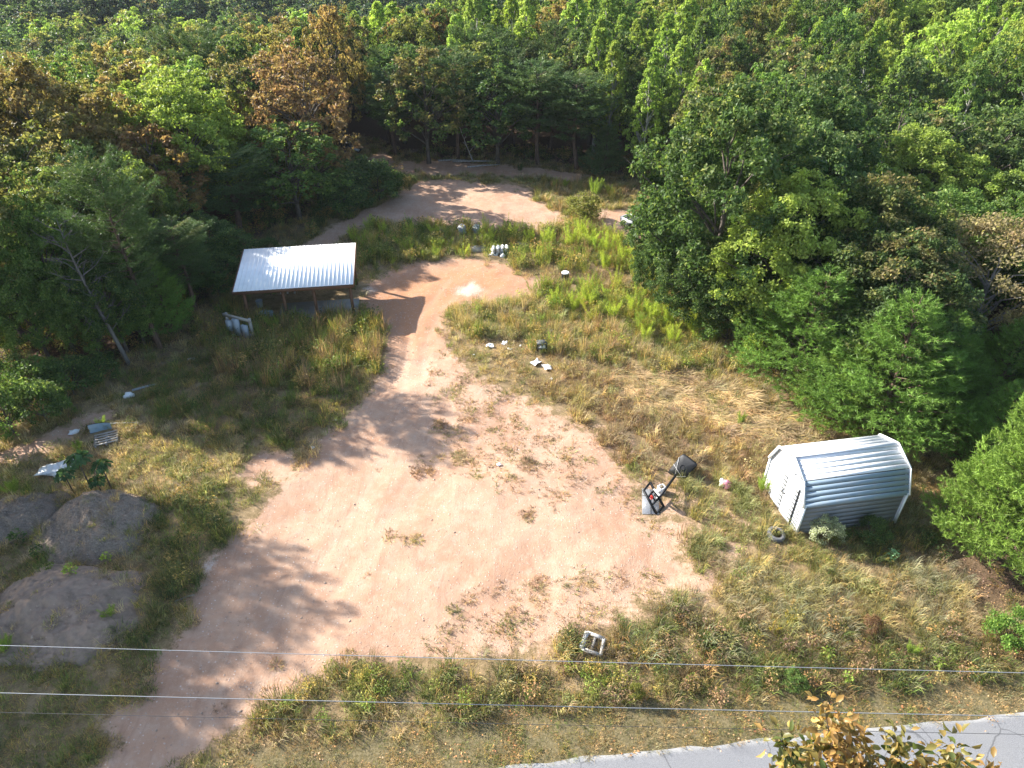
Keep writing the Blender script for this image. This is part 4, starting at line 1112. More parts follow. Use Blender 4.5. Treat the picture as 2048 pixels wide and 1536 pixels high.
# --- the rest of the woods, on a jittered grid
cands = []
g = np.random.default_rng(5)
def addgrid(x0, x1, y0, y1, st):
    for yy in np.arange(y0, y1, st):
        for xx in np.arange(x0, x1, st):
            cands.append((xx + g.uniform(-.42, .42) * st, yy + g.uniform(-.42, .42) * st))
addgrid(-62, 66, 8, 70, 3.15)
addgrid(-80, 90, 70, 108, 3.1)
addgrid(-150, 150, 108, 190, 4.6)
addgrid(-230, 230, 190, 330, 6.0)
cands = np.array(cands)
cpx, cpy = proj(cands[:, 0], cands[:, 1], gh(cands[:, 0], cands[:, 1]))
dcl = sdf(cands[:, 0], cands[:, 1], CLEARG)
ok = (dcl < -.9) & ~((cands[:, 1] < 17) & (np.abs(cands[:, 0]) < 40)) & (cands[:, 1] > 8)
ok &= ~((np.abs(cands[:, 0] + 12.7 + .06 * (cands[:, 1] - 60)) < 1.7) & (cands[:, 1] > 55) & (cands[:, 1] < 75))   # the track into the woods
cands = cands[ok]
keep = []
PLX = np.array([(a, b, c) for a, b, c in placed])
for x, y in cands:
    dd_ = np.hypot(PLX[:, 0] - x, PLX[:, 1] - y)
    if (dd_ < np.clip(PLX[:, 2], .8, 2.4)).any(): continue
    keep.append((x, y))
keep = np.array(keep)
dist = np.hypot(keep[:, 0], keep[:, 1])
keep = keep[np.argsort(dist)]
nz = lambda x, y, s, sd: .5 + .5 * float(wob(np.array(x), np.array(y), s, sd))
def style(x, y, px, py):
    """kind, colour, autumn share, height, region words"""
    r = random.random(); n1 = nz(x, y, .16, 3)
    if y > 150:  # ridge trees: the far slope's shade is put into darker leaf colours
        return ('oak' if r < .8 else 'poplar', random.choice([(.022, .040, .022), (.028, .048, .028), (.02, .036, .022), (.03, .045, .02), BG]), random.choice([0, .1, .25, .1]), random.uniform(7.5, 11), 'ridge')
    if px > 1180 and y > 38 or px > 1450:
        if y < 52 and px > 1500:
            if r < .30: return ('young_pine', random.choice([CD, PN, CD]), 0, random.uniform(4, 6.5), 'right')
            return ('oak', random.choice([DG, MG, MG, BG, PL]), random.choice([0, .05, .1, .3]), random.uniform(6.5, 9.5), 'right')
        if r < .60 + .4 * (n1 - .5): return ('poplar', random.choice([PL, PL, YG, MG]), random.choice([0, 0, .15]), random.uniform(7.5, 10.5), 'hillside')
        return ('oak', random.choice([DG, MG, MG, PL, BG, PL, OL]), random.choice([0, .1, .3, .42, .1]), random.uniform(7, 10.5), 'hillside')
    if px > 700 and y < 72 and px < 1300:
        if r < .5: return ('pine', PN, 0, random.uniform(6.5, 8.5), 'back')
        if r < .60: return ('young_pine', PN, 0, random.uniform(3, 5), 'back')
        return ('oak', random.choice([DG, DG, MG, OL]), random.choice([0, 0, .1, .5]), random.uniform(6, 8.5), 'back')
    if px > 690:
        if r < .66: return ('poplar', random.choice([PL, (.17, .21, .045), YG, (.16, .20, .05), MG]), random.choice([0, 0, .1]), random.uniform(8.5, 11), 'top')
        if r < .74: return ('oak', OR, .5, random.uniform(8, 10), 'top')
        return ('oak', random.choice([MG, DG, OL]), .15, random.uniform(7.5, 10), 'top')
    if y > 92:
        return ('oak' if r < .7 else 'poplar', random.choice([BG, DG, MG, OL, PL]), random.choice([0, .2, .4]), random.uniform(7.5, 10), 'farleft')
    if r < .09: return ('pine', PN, 0, random.uniform(7, 9.5), 'left')
    if px > 480 and n1 > .42: return ('oak', random.choice([RB, OL, OR, OL, MG]), random.choice([.3, .45, .6, .4]), random.uniform(7.5, 9.8), 'left')
    return ('oak' if r < .86 else 'poplar', random.choice([OL, YG, MG, OL, OR, MG, DG]), random.choice([.2, .4, .5, .6, .35]), random.uniform(7.2, 9.8), 'left')
REG = {'left': "woods behind the shelter", 'farleft': "far slope, upper left", 'back': "tree line behind far clearing",
       'top': "woods at top middle", 'hillside': "hillside, upper right", 'right': "woods behind the bright pines"}
def cword(kind, c, a):
    if kind in ('pine', 'young_pine'): return "bright green" if c in (CD, CD2) else "dusky green"
    if c in (RB,) or (a >= .7): return "reddish-brown"
    if c == OR or a >= .5: return "orange-tinted"
    return {DG: "dark green", MG: "mid green", YG: "yellow-green", PL: "light green", OL: "olive green", BG: "bluish green", TN: "tan"}.get(c, "light green")
KW = {'oak': "round-crowned tree", 'poplar': "narrow pointed tree", 'pine': "pine", 'young_pine': "young pine"}
LIT = [[(480, 1080), (600, 960), (720, 940), (880, 925), (900, 830), (885, 700), (930, 620), (960, 560), (1250, 560), (1600, 900), (1500, 1300), (700, 1300), (650, 1150), (560, 1050)],
       [(-900, 800), (0, 860), (240, 825), (420, 875), (600, 925), (520, 1020), (400, 1010), (0, 965), (-900, 930)],
       [(800, 440), (1250, 440), (1330, 600), (900, 640), (870, 540), (780, 520)]]
KS = 1 / math.tan(SUN_EL)
def shades_lit(x, y, H, r):
    h = np.linspace(.35, .97, 7) * H
    X_, Y_ = [], []
    for s in (-1, 0, 1):
        rr = r * s * np.array([.6, .9, 1, 1, .9, .6, .2])
        X_.append(x - math.sin(SUN_AZ) * KS * h + rr * math.cos(SUN_AZ)); Y_.append(y - math.cos(SUN_AZ) * KS * h - rr * math.sin(SUN_AZ))
    X_, Y_ = np.concatenate(X_), np.concatenate(Y_)
    qx_, qy_ = proj(X_, Y_, 0.0)
    if any(inpoly(qx_, qy_, p_).any() for p_ in LIT): return True
    X2 = X_ + math.sin(SUN_AZ) * KS * 2.2; Y2 = Y_ + math.cos(SUN_AZ) * KS * 2.2
    lx_ = (X2 - oL.x) * math.cos(angp) + (Y2 - oL.y) * math.sin(angp); ly_ = -(X2 - oL.x) * math.sin(angp) + (Y2 - oL.y) * math.cos(angp)
    return bool(((lx_ > 1.0) & (lx_ < PLEN) & (ly_ > 0) & (ly_ < PDEP)).any())
def ORD(i): return ["first", "second", "third", "fourth", "fifth", "sixth", "seventh", "eighth", "ninth", "tenth", "eleventh", "twelfth", "thirteenth", "fourteenth", "fifteenth", "sixteenth", "seventeenth", "eighteenth", "nineteenth", "twentieth"][min(i, 19)]
woods = {}
stuff_rows = []
n_ind = 0
for x, y in keep:
    z = float(gh(x, y))
    px, py = proj(x, y, z + 6.5)
    kind, c, a, H, rgn = style(x, y, px, py)
    jit = np.array([random.uniform(.82, 1.18)] * 3) * np.array([random.uniform(.93, 1.07) for _ in range(3)])
    cc = tuple(np.array(c) * jit)
    if y < 40 and dcl is not None:  # trees right at the clearing's edge are a little smaller
        H *= .95
    if x < 14 and y < 75:
        while H > 4 and shades_lit(x, y, H, 3.0): H -= .8
        if H <= 4 and shades_lit(x, y, H, 2.6): continue
    if x < -.70 * (y * CP + CAMH * SP) and y < 60: H *= .62
    if x < -16 and y < 27 + .467 * (-18.2 - x): continue
    inview = (-140 < px < 2190) and (-60 < py < 1500) and y > 12
    if inview and n_ind < 345 and rgn != 'ridge':
        d = math.hypot(x, y)
        lod = 0 if (d < 46 or kind == 'young_pine') else 1
        lab = f"{cword(kind, c, a)} {KW[kind]} in the {REG[rgn]}"
        t = plant(kind, lod, x, y, H, cc, a, lab, group=f"{cword(kind, c, a)} {KW[kind]}s, {REG[rgn]}", wide=random.uniform(.9, 1.15) * (.82 if rgn in ('hillside', 'top') else 1))
        woods.setdefault((rgn, cword(kind, c, a), KW[kind]), []).append((d, px, t))
        n_ind += 1
    else:
        stuff_rows.append((kind, x, y, z, H, cc, a))

# each wood tree is told apart by its colour, its row from the camera and its place in that row
ROWS = ["front row", "second row", "third row", "fourth row", "fifth row", "sixth row", "seventh row", "eighth row"]
for (rgn, cw, kw), L in woods.items():
    L.sort(key=lambda e: e[0])
    nrow = max(1, round(len(L) / 7)); per = math.ceil(len(L) / nrow)
    for i in range(nrow):
        row = sorted(L[i * per:(i + 1) * per], key=lambda e: e[1])
        for j, (d, px, t) in enumerate(row):
            place = "leftmost" if j == 0 and len(row) > 1 else "rightmost" if j == len(row) - 1 and len(row) > 1 else f"{ORD(j)} from left"
            if len(L) == 1: t["label"] = f"only {cw} {kw} in the {REG[rgn]}"; del t["group"]
            elif nrow == 1: t["label"] = f"{place} {cw} {kw}, {REG[rgn]}"
            else: t["label"] = f"{place} {cw} {kw}, {ROWS[min(i, 7)]}, {REG[rgn]}"

# --- scattering of stuff
def scatter(name, label, cat, protos, pos, rot, scl, idx, colr, mat):
    """one object: the points and a geometry-nodes tree that sets the pieces on them"""
    n = len(pos)
    me = bpy.data.meshes.new(name)
    me.vertices.add(n); me.vertices.foreach_set("co", np.ascontiguousarray(pos, np.float32).ravel())
    def at(nm, ty, data, key):
        a = me.attributes.new(nm, ty, 'POINT'); a.data.foreach_set(key, np.ascontiguousarray(data).ravel())
    at('rot', 'FLOAT_VECTOR', np.asarray(rot, np.float32), 'vector')
    at('scl', 'FLOAT_VECTOR', np.asarray(scl, np.float32), 'vector')
    at('pick', 'INT', np.asarray(idx, np.int32), 'value')
    at('col', 'FLOAT_COLOR', np.asarray(colr, np.float32), 'color')
    ob = link(name, me, kind="stuff", label=label, category=cat)
    ng = bpy.data.node_groups.new(name, 'GeometryNodeTree')
    ng.interface.new_socket("Geometry", in_out='INPUT', socket_type='NodeSocketGeometry')
    ng.interface.new_socket("Geometry", in_out='OUTPUT', socket_type='NodeSocketGeometry')
    N = ng.nodes; Lk = ng.links
    gi = N.new('NodeGroupInput'); go = N.new('NodeGroupOutput')
    ip = N.new('GeometryNodeInstanceOnPoints'); g2i = N.new('GeometryNodeGeometryToInstance')
    for pm in reversed(protos):
        po = bpy.data.objects.new(name + "_piece", pm)
        oi = N.new('GeometryNodeObjectInfo'); oi.inputs['Object'].default_value = po
        Lk.new(oi.outputs['Geometry'], g2i.inputs[0])
    def rd(nm, ty):
        a = N.new('GeometryNodeInputNamedAttribute'); a.data_type = ty; a.inputs['Name'].default_value = nm; return a.outputs['Attribute']
    Lk.new(gi.outputs[0], ip.inputs['Points']); Lk.new(g2i.outputs[0], ip.inputs['Instance'])
    ip.inputs['Pick Instance'].default_value = True
    Lk.new(rd('pick', 'INT'), ip.inputs['Instance Index'])
    e2r = N.new('FunctionNodeEulerToRotation'); Lk.new(rd('rot', 'FLOAT_VECTOR'), e2r.inputs[0]); Lk.new(e2r.outputs[0], ip.inputs['Rotation'])
    Lk.new(rd('scl', 'FLOAT_VECTOR'), ip.inputs['Scale'])
    Lk.new(ip.outputs[0], go.inputs[0])
    md = ob.modifiers.new("scatter", 'NODES'); md.node_group = ng
    return ob

far_protos = []
def inst_copy(me, mat):
    c = me.copy(); c.materials.clear(); c.materials.append(mat); return c
FK = [('oak', 1), ('oak', 2), ('poplar', 1), ('poplar', 2), ('pine', 1), ('young_pine', 0)]
off = {}
for kk in FK:
    off[kk] = (len(far_protos), len(KINDS[kk]), KINDS[kk][0][2])
    for cr, tm, H0 in KINDS[kk]: far_protos.append(inst_copy(cr, M_leaf_i))
pos, rot, scl, idx, colr = [], [], [], [], []
for kind, x, y, z, H, c, a in stuff_rows:
    d = math.hypot(x, y)
    kk = (kind, 0 if kind == 'young_pine' else (1 if (kind == 'pine' or d < 150) else 2))
    o, n_, H0 = off[kk]; s = H / H0
    pos.append((x, y, z)); rot.append((0, 0, random.uniform(0, 6.28))); w = s * random.uniform(.95, 1.25) * (1.15 if y > 150 else 1)
    scl.append((w, w, s)); idx.append(o + random.randrange(n_)); colr.append((*c, a))
scatter("distant_forest", "dense mixed forest covering the far slopes and the ridge", "forest", far_protos, pos, rot, scl, idx, colr, None)

# ------------------------------------------------------------------ tall trees outside the left edge, whose shade falls across the mounds
for i, (kd, x, y, H, wd, lb) in enumerate((('pine', -28.0, 24.2, 13.0, .75, "sparse tall pine just beyond the left photo edge"), ('oak', -28.0, 19.6, 12.0, .72, "tallest broadleaf tree just beyond the left photo edge"),
        ('oak', -25.5, 15.6, 11, .66, "broadleaf tree beyond the left edge beside the low mound"), ('oak', -30.5, 23.0, 13.0, .62, "broadleaf tree furthest beyond the left photo edge"), ('oak', -24.3, 12.6, 9.5, .62, "broadleaf tree beyond the left photo edge nearest the road"))):
    plant(kd, 0, x, y, H, MG if kd == 'oak' else PN, .1, lb, group="tall trees beyond the left edge", wide=wd, var=i)

# ------------------------------------------------------------------ near treetop at the lower right
def treetop():
    g = np.random.default_rng(44)
    bx, by = 3.9, 2.3
    t = thing("leafy_tree", "orange and green treetop close to the camera in front of the road", "tree", (bx, by, float(gh(bx, by))))
    # shoots: (px, py of the tip, z of the tip)
    m = MB(); Htop = 13.6
    m.tube([(0, 0, -.3), (.1, .05, 5), (0, .15, 9), (.05, .1, 12.2)], [.16, .13, .08, .03], 8)
    tips = [(1560, 1478, 13.9), (1650, 1425, 14.1), (1690, 1460, 13.8), (1625, 1490, 13.6), (1720, 1510, 13.8), (1590, 1525, 13.3), (1790, 1478, 13.9), (1780, 1530, 13.5), (1850, 1525, 13.6),
            (1905, 1496, 13.9), (1900, 1540, 13.4), (1975, 1545, 13.4), (1680, 1540, 13.2), (1560, 1560, 13.0), (1760, 1580, 12.8), (1640, 1590, 12.8), (1850, 1590, 12.7)]
    C, D, GC = [], [], []
    for i, (a, b, z) in enumerate(tips):
        e = np.array(G(a, b, z)) - np.array([bx, by, 0])
        b0 = np.array([.03, .12, 11.0 + .06 * i % .9]); mid = (b0 * .4 + e * .6) + g.normal(size=3) * .06 - [0, 0, .12]
        m.tube([b0, mid, e], [.022, .013, .004], 5, False)
        for j in range(230):
            s = 1 - g.random() ** 1.4 * .6
            p0 = (1 - s) ** 2 * b0 + 2 * s * (1 - s) * mid + s * s * e
            off_ = unit(g.normal(size=3) + [0, 0, .2]) * g.uniform(.03, .24)
            C.append(p0 + off_); D.append(unit(off_ + np.array([0, 0, -.07]) + g.normal(size=3) * .05)); GC.append(g.random() * .4 + (.6 if i % 3 else .25))
    C = np.array(C); D = np.array(D); n = len(C)
    L = g.uniform(.06, .125, n); W = L * g.uniform(.42, .55, n)
    N_ = unit(g.normal(size=(n, 3)) * .6 + [0, 0, .9]); S_ = unit(np.cross(D, N_)); N_ = np.cross(S_, D)
    prof_ = [(0, 0, 0), (.25, .42, .10), (.6, .46, .12), (1, 0, -.14)]
    # 7-point folded leaf: midrib plus two margins
    rows = []
    for tt, wv, hh in prof_:
        mid = C + D * (L * (tt - .5))[:, None] + N_ * (L * (-.10 * (2 * tt - 1) ** 2))[:, None]
        if wv == 0: rows.append([mid])
        else: rows.append([mid - S_ * (W * wv)[:, None] + N_ * (W * hh * 2)[:, None], mid, mid + S_ * (W * wv)[:, None] + N_ * (W * hh * 2)[:, None]])
    V = np.stack([rows[0][0], *rows[1], *rows[2], rows[3][0]], 1).reshape(-1, 3)
    b = np.arange(n)[:, None] * 8
    T = np.concatenate([b + [[0, 2, 1]], b + [[0, 3, 2]], b + [[4, 5, 7]], b + [[5, 6, 7]]])
    Q = np.concatenate([b + [[1, 2, 5, 4]], b + [[2, 3, 6, 5]]])
    me = mk_mesh("crown", V, [T, Q], {'lv': lvattr(g.random(n), np.clip(np.array(GC), 0, 1), np.full(n, .8), 8)}, True, [leaf_material("autumn_leaf", False, .35, .35, (.21, .088, .030))])
    c = link("crown", me, t); c.color = (.050, .074, .018, .50)
    # lower crown hidden under the frame
    for k_ in range(1):
        c2 = link("lower_crown", KINDS[('oak', 0)][1][0], t, loc=(-.2, -1.6, 0)); c2.color = (.10, .12, .03, .5); c2.scale = (.62, .62, 1.12)
    m.build("trunk", M_bark, t, True)
treetop()
# ------------------------------------------------------------------ grasses and weeds
def blades(seed, n, h, rad, lean, w, seg=2, hv=.35, stiff=0.0):
    """clump of bent blades"""
    g = np.random.default_rng(seed)
    az = g.random(n) * 6.283; r = rad * np.sqrt(g.random(n))
    b = np.stack([r * np.cos(az), r * np.sin(az), np.full(n, -.02)], -1)
    a2 = az + g.normal(size=n) * .8
    hh = h * g.uniform(1 - hv, 1 + hv, n); ln = lean * g.uniform(.3, 1.3, n)
    d = np.stack([np.cos(a2), np.sin(a2), np.zeros(n)], -1); s = np.stack([-np.sin(a2 + .5), np.cos(a2 + .5), np.zeros(n)], -1)
    mid = b + d * (hh * ln * .35)[:, None] + np.stack([0 * hh, 0 * hh, hh * .6], -1)
    tip = b + d * (hh * ln)[:, None] + np.stack([0 * hh, 0 * hh, hh * np.clip(1 - ln * .45, .15, 1)], -1)
    ww = (w * g.uniform(.7, 1.3, n))[:, None]
    V = np.stack([b - s * ww / 2, b + s * ww / 2, mid + s * ww * .4, mid - s * ww * .4, tip], 1).reshape(-1, 3)
    i = np.arange(n)[:, None] * 5
    me = mk_mesh("clump", V, [i + [[0, 1, 2, 3]], i + [[3, 2, 4]]], {'lv': lvattr(g.random(n), np.full(n, g.random()), g.random(n), 5)}, False, [M_grass])
    return me
def plume(seed, h, n_st, nf, mat, w=.012, fl=.22, rad=.16, red=False):
    """feathery upright weed: stems set with fine upward threads"""
    g = np.random.default_rng(seed); Vs = []; 
    A_, D_, L_ = [], [], []
    for i in range(n_st):
        az = g.random() * 6.283; r = rad * math.sqrt(g.random()); b = np.array([r * math.cos(az), r * math.sin(az), 0])
        H_ = h * g.uniform(.6, 1.1); out = np.array([math.cos(az), math.sin(az), 0]) * g.uniform(.05, .38)
        at = lambda s: b + np.stack([out[0] * s ** 1.5 * H_, out[1] * s ** 1.5 * H_, s * H_ * (1 - .12 * s)], -1)
        k = nf; s = .25 + .75 * g.random(k) ** .8
        p0 = at(s[:, None].ravel()) if False else np.stack([b[0] + out[0] * s ** 1.5 * H_, b[1] + out[1] * s ** 1.5 * H_, s * H_ * (1 - .12 * s)], -1)
        d = unit(g.normal(size=(k, 3)) * [.75, .75, .3] + [out[0], out[1], .85])
        A_.append(p0); D_.append(d); L_.append(fl * (1.2 - .65 * s) * g.uniform(.6, 1.2, k))
        # the stem itself
        zz = np.linspace(0, .9, 4); sp_ = np.stack([b[0] + out[0] * zz ** 1.5 * H_, b[1] + out[1] * zz ** 1.5 * H_, zz * H_ * (1 - .12 * zz)], -1)
        for q in range(3):
            A_.append(sp_[q:q + 1]); D_.append(unit(sp_[q + 1] - sp_[q])[None]); L_.append(np.array([np.linalg.norm(sp_[q + 1] - sp_[q]) * 1.1]))
    A_ = np.concatenate(A_); D_ = np.concatenate(D_); L_ = np.concatenate(L_); n = len(A_)
    s = unit(np.cross(D_, g.normal(size=D_.shape)))
    V = np.stack([A_ - s * w / 2, A_ + s * w / 2, A_ + D_ * L_[:, None]], 1).reshape(-1, 3)
    tip = np.clip(A_[:, 2] / h, 0, 1)
    return mk_mesh("plume", V, [np.arange(len(V)).reshape(-1, 3)], {'lv': lvattr(g.random(n) * .8 + .1, np.full(n, .5), 1 - tip if not red else tip, 3)}, False, [mat])
def leafy(seed, h, n, rad, LL, mat):
    g = np.random.default_rng(seed)
    az = g.random(n) * 6.283; r = rad * np.sqrt(g.random(n)); z = h * g.random(n) ** .7
    c = np.stack([r * np.cos(az), r * np.sin(az), z], -1)
    d = unit(np.stack([np.cos(az), np.sin(az), g.uniform(-.5, .5, n)], -1) + g.normal(size=(n, 3)) * .5)
    nn = unit(g.normal(size=(n, 3)) * .5 + [0, 0, 1]); s = g.uniform(.6, 1.2, n)
    V, T = leaf_geo(c, d, nn, LL * s, LL * .5 * s)
    # a few stems so that the leaves hang on something
    m = 7; aa = g.random(m) * 6.283; b0 = np.zeros((m, 3)); b1 = np.stack([rad * .6 * np.cos(aa), rad * .6 * np.sin(aa), np.full(m, h * .9)], -1)
    sd = np.stack([-np.sin(aa), np.cos(aa), 0 * aa], -1) * .008
    V2 = np.stack([b0 - sd, b0 + sd, b1], 1).reshape(-1, 3); T2 = np.arange(m * 3).reshape(-1, 3) + len(V)
    lv = np.concatenate([lvattr(g.random(n), np.full(n, g.random()), z / h, 4), np.tile([.3, .3, 0, 1], (m * 3, 1))])
    return mk_mesh("weed", np.concatenate([V, V2]), [np.concatenate([T, T2])], {'lv': lv}, False, [mat])
def flat_bits(seed, n, rad, s0):
    g = np.random.default_rng(seed); c = np.stack([*(g.normal(size=(2, n)) * rad), np.full(n, .03)], -1)
    c[:, 2] += g.random(n) * .03
    d = unit(g.normal(size=(n, 3)) * [1, 1, .3]); nn = unit(g.normal(size=(n, 3)) * .4 + [0, 0, 1]); s = g.uniform(.6, 1.3, n) * s0
    V, T = leaf_geo(c, d, nn, s, s * .6, .25)
    return mk_mesh("bits", V, [T], {'lv': lvattr(g.random(n), g.random(n), g.random(n), 4)}, False, [M_grass])
def straw_mat(seed):
    g = np.random.default_rng(seed); n = 60
    az = g.normal(size=n) * .5; L = g.uniform(.35, .8, n)
    b = np.stack([g.normal(size=n) * .18, g.normal(size=n) * .16, g.uniform(.02, .12, n)], -1)
    d = np.stack([np.cos(az), np.sin(az), g.uniform(-.05, .22, n)], -1); s = np.stack([-np.sin(az), np.cos(az), 0 * az], -1) * .011
    mid = b + d * (L * .5)[:, None] + [0, 0, .05]; tip = b + d * L[:, None] * [1, 1, .3]
    V = np.stack([b - s, b + s, mid + s, mid - s, tip], 1).reshape(-1, 3); i = np.arange(n)[:, None] * 5
    return mk_mesh("clump", V, [i + [[0, 1, 2, 3]], i + [[3, 2, 4]]], {'lv': lvattr(g.random(n), np.full(n, .5), g.random(n), 5)}, False, [M_grass])
def spread_tuft(seed):
    return blades(seed, 26, .11, .15, 1.7, .017, hv=.5)

TYPES = {'short': [blades(200 + i, 34, .17, .24, .9, .013) for i in range(4)],
         'tall': [blades(210 + i, 46, .42, .22, .75, .013, hv=.45) for i in range(5)],
         'stalk': [blades(220 + i, 26, .75, .13, .35, .011, hv=.35) for i in range(4)],
         'straw': [straw_mat(230 + i) for i in range(4)],
         'tuft': [spread_tuft(240 + i) for i in range(4)],
         'plume': [plume(250 + i, 1.15, 9, 70, M_grass) for i in range(4)],
         'weed': [leafy(260 + i, .5, 90, .26, .085, M_grass) for i in range(5)],
         'bits': [flat_bits(270 + i, 9, .25, .07) for i in range(4)]}
def C(*a): return np.array(a)
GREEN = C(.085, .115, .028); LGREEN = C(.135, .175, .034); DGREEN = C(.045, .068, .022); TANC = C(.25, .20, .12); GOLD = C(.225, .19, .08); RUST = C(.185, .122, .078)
BROWN = C(.155, .108, .07); STRAWC = C(.36, .27, .155); OLIVE = C(.115, .118, .044); PALEG = C(.19, .195, .09); YGREEN = C(.21, .24, .04); GREYG = C(.17, .165, .10)
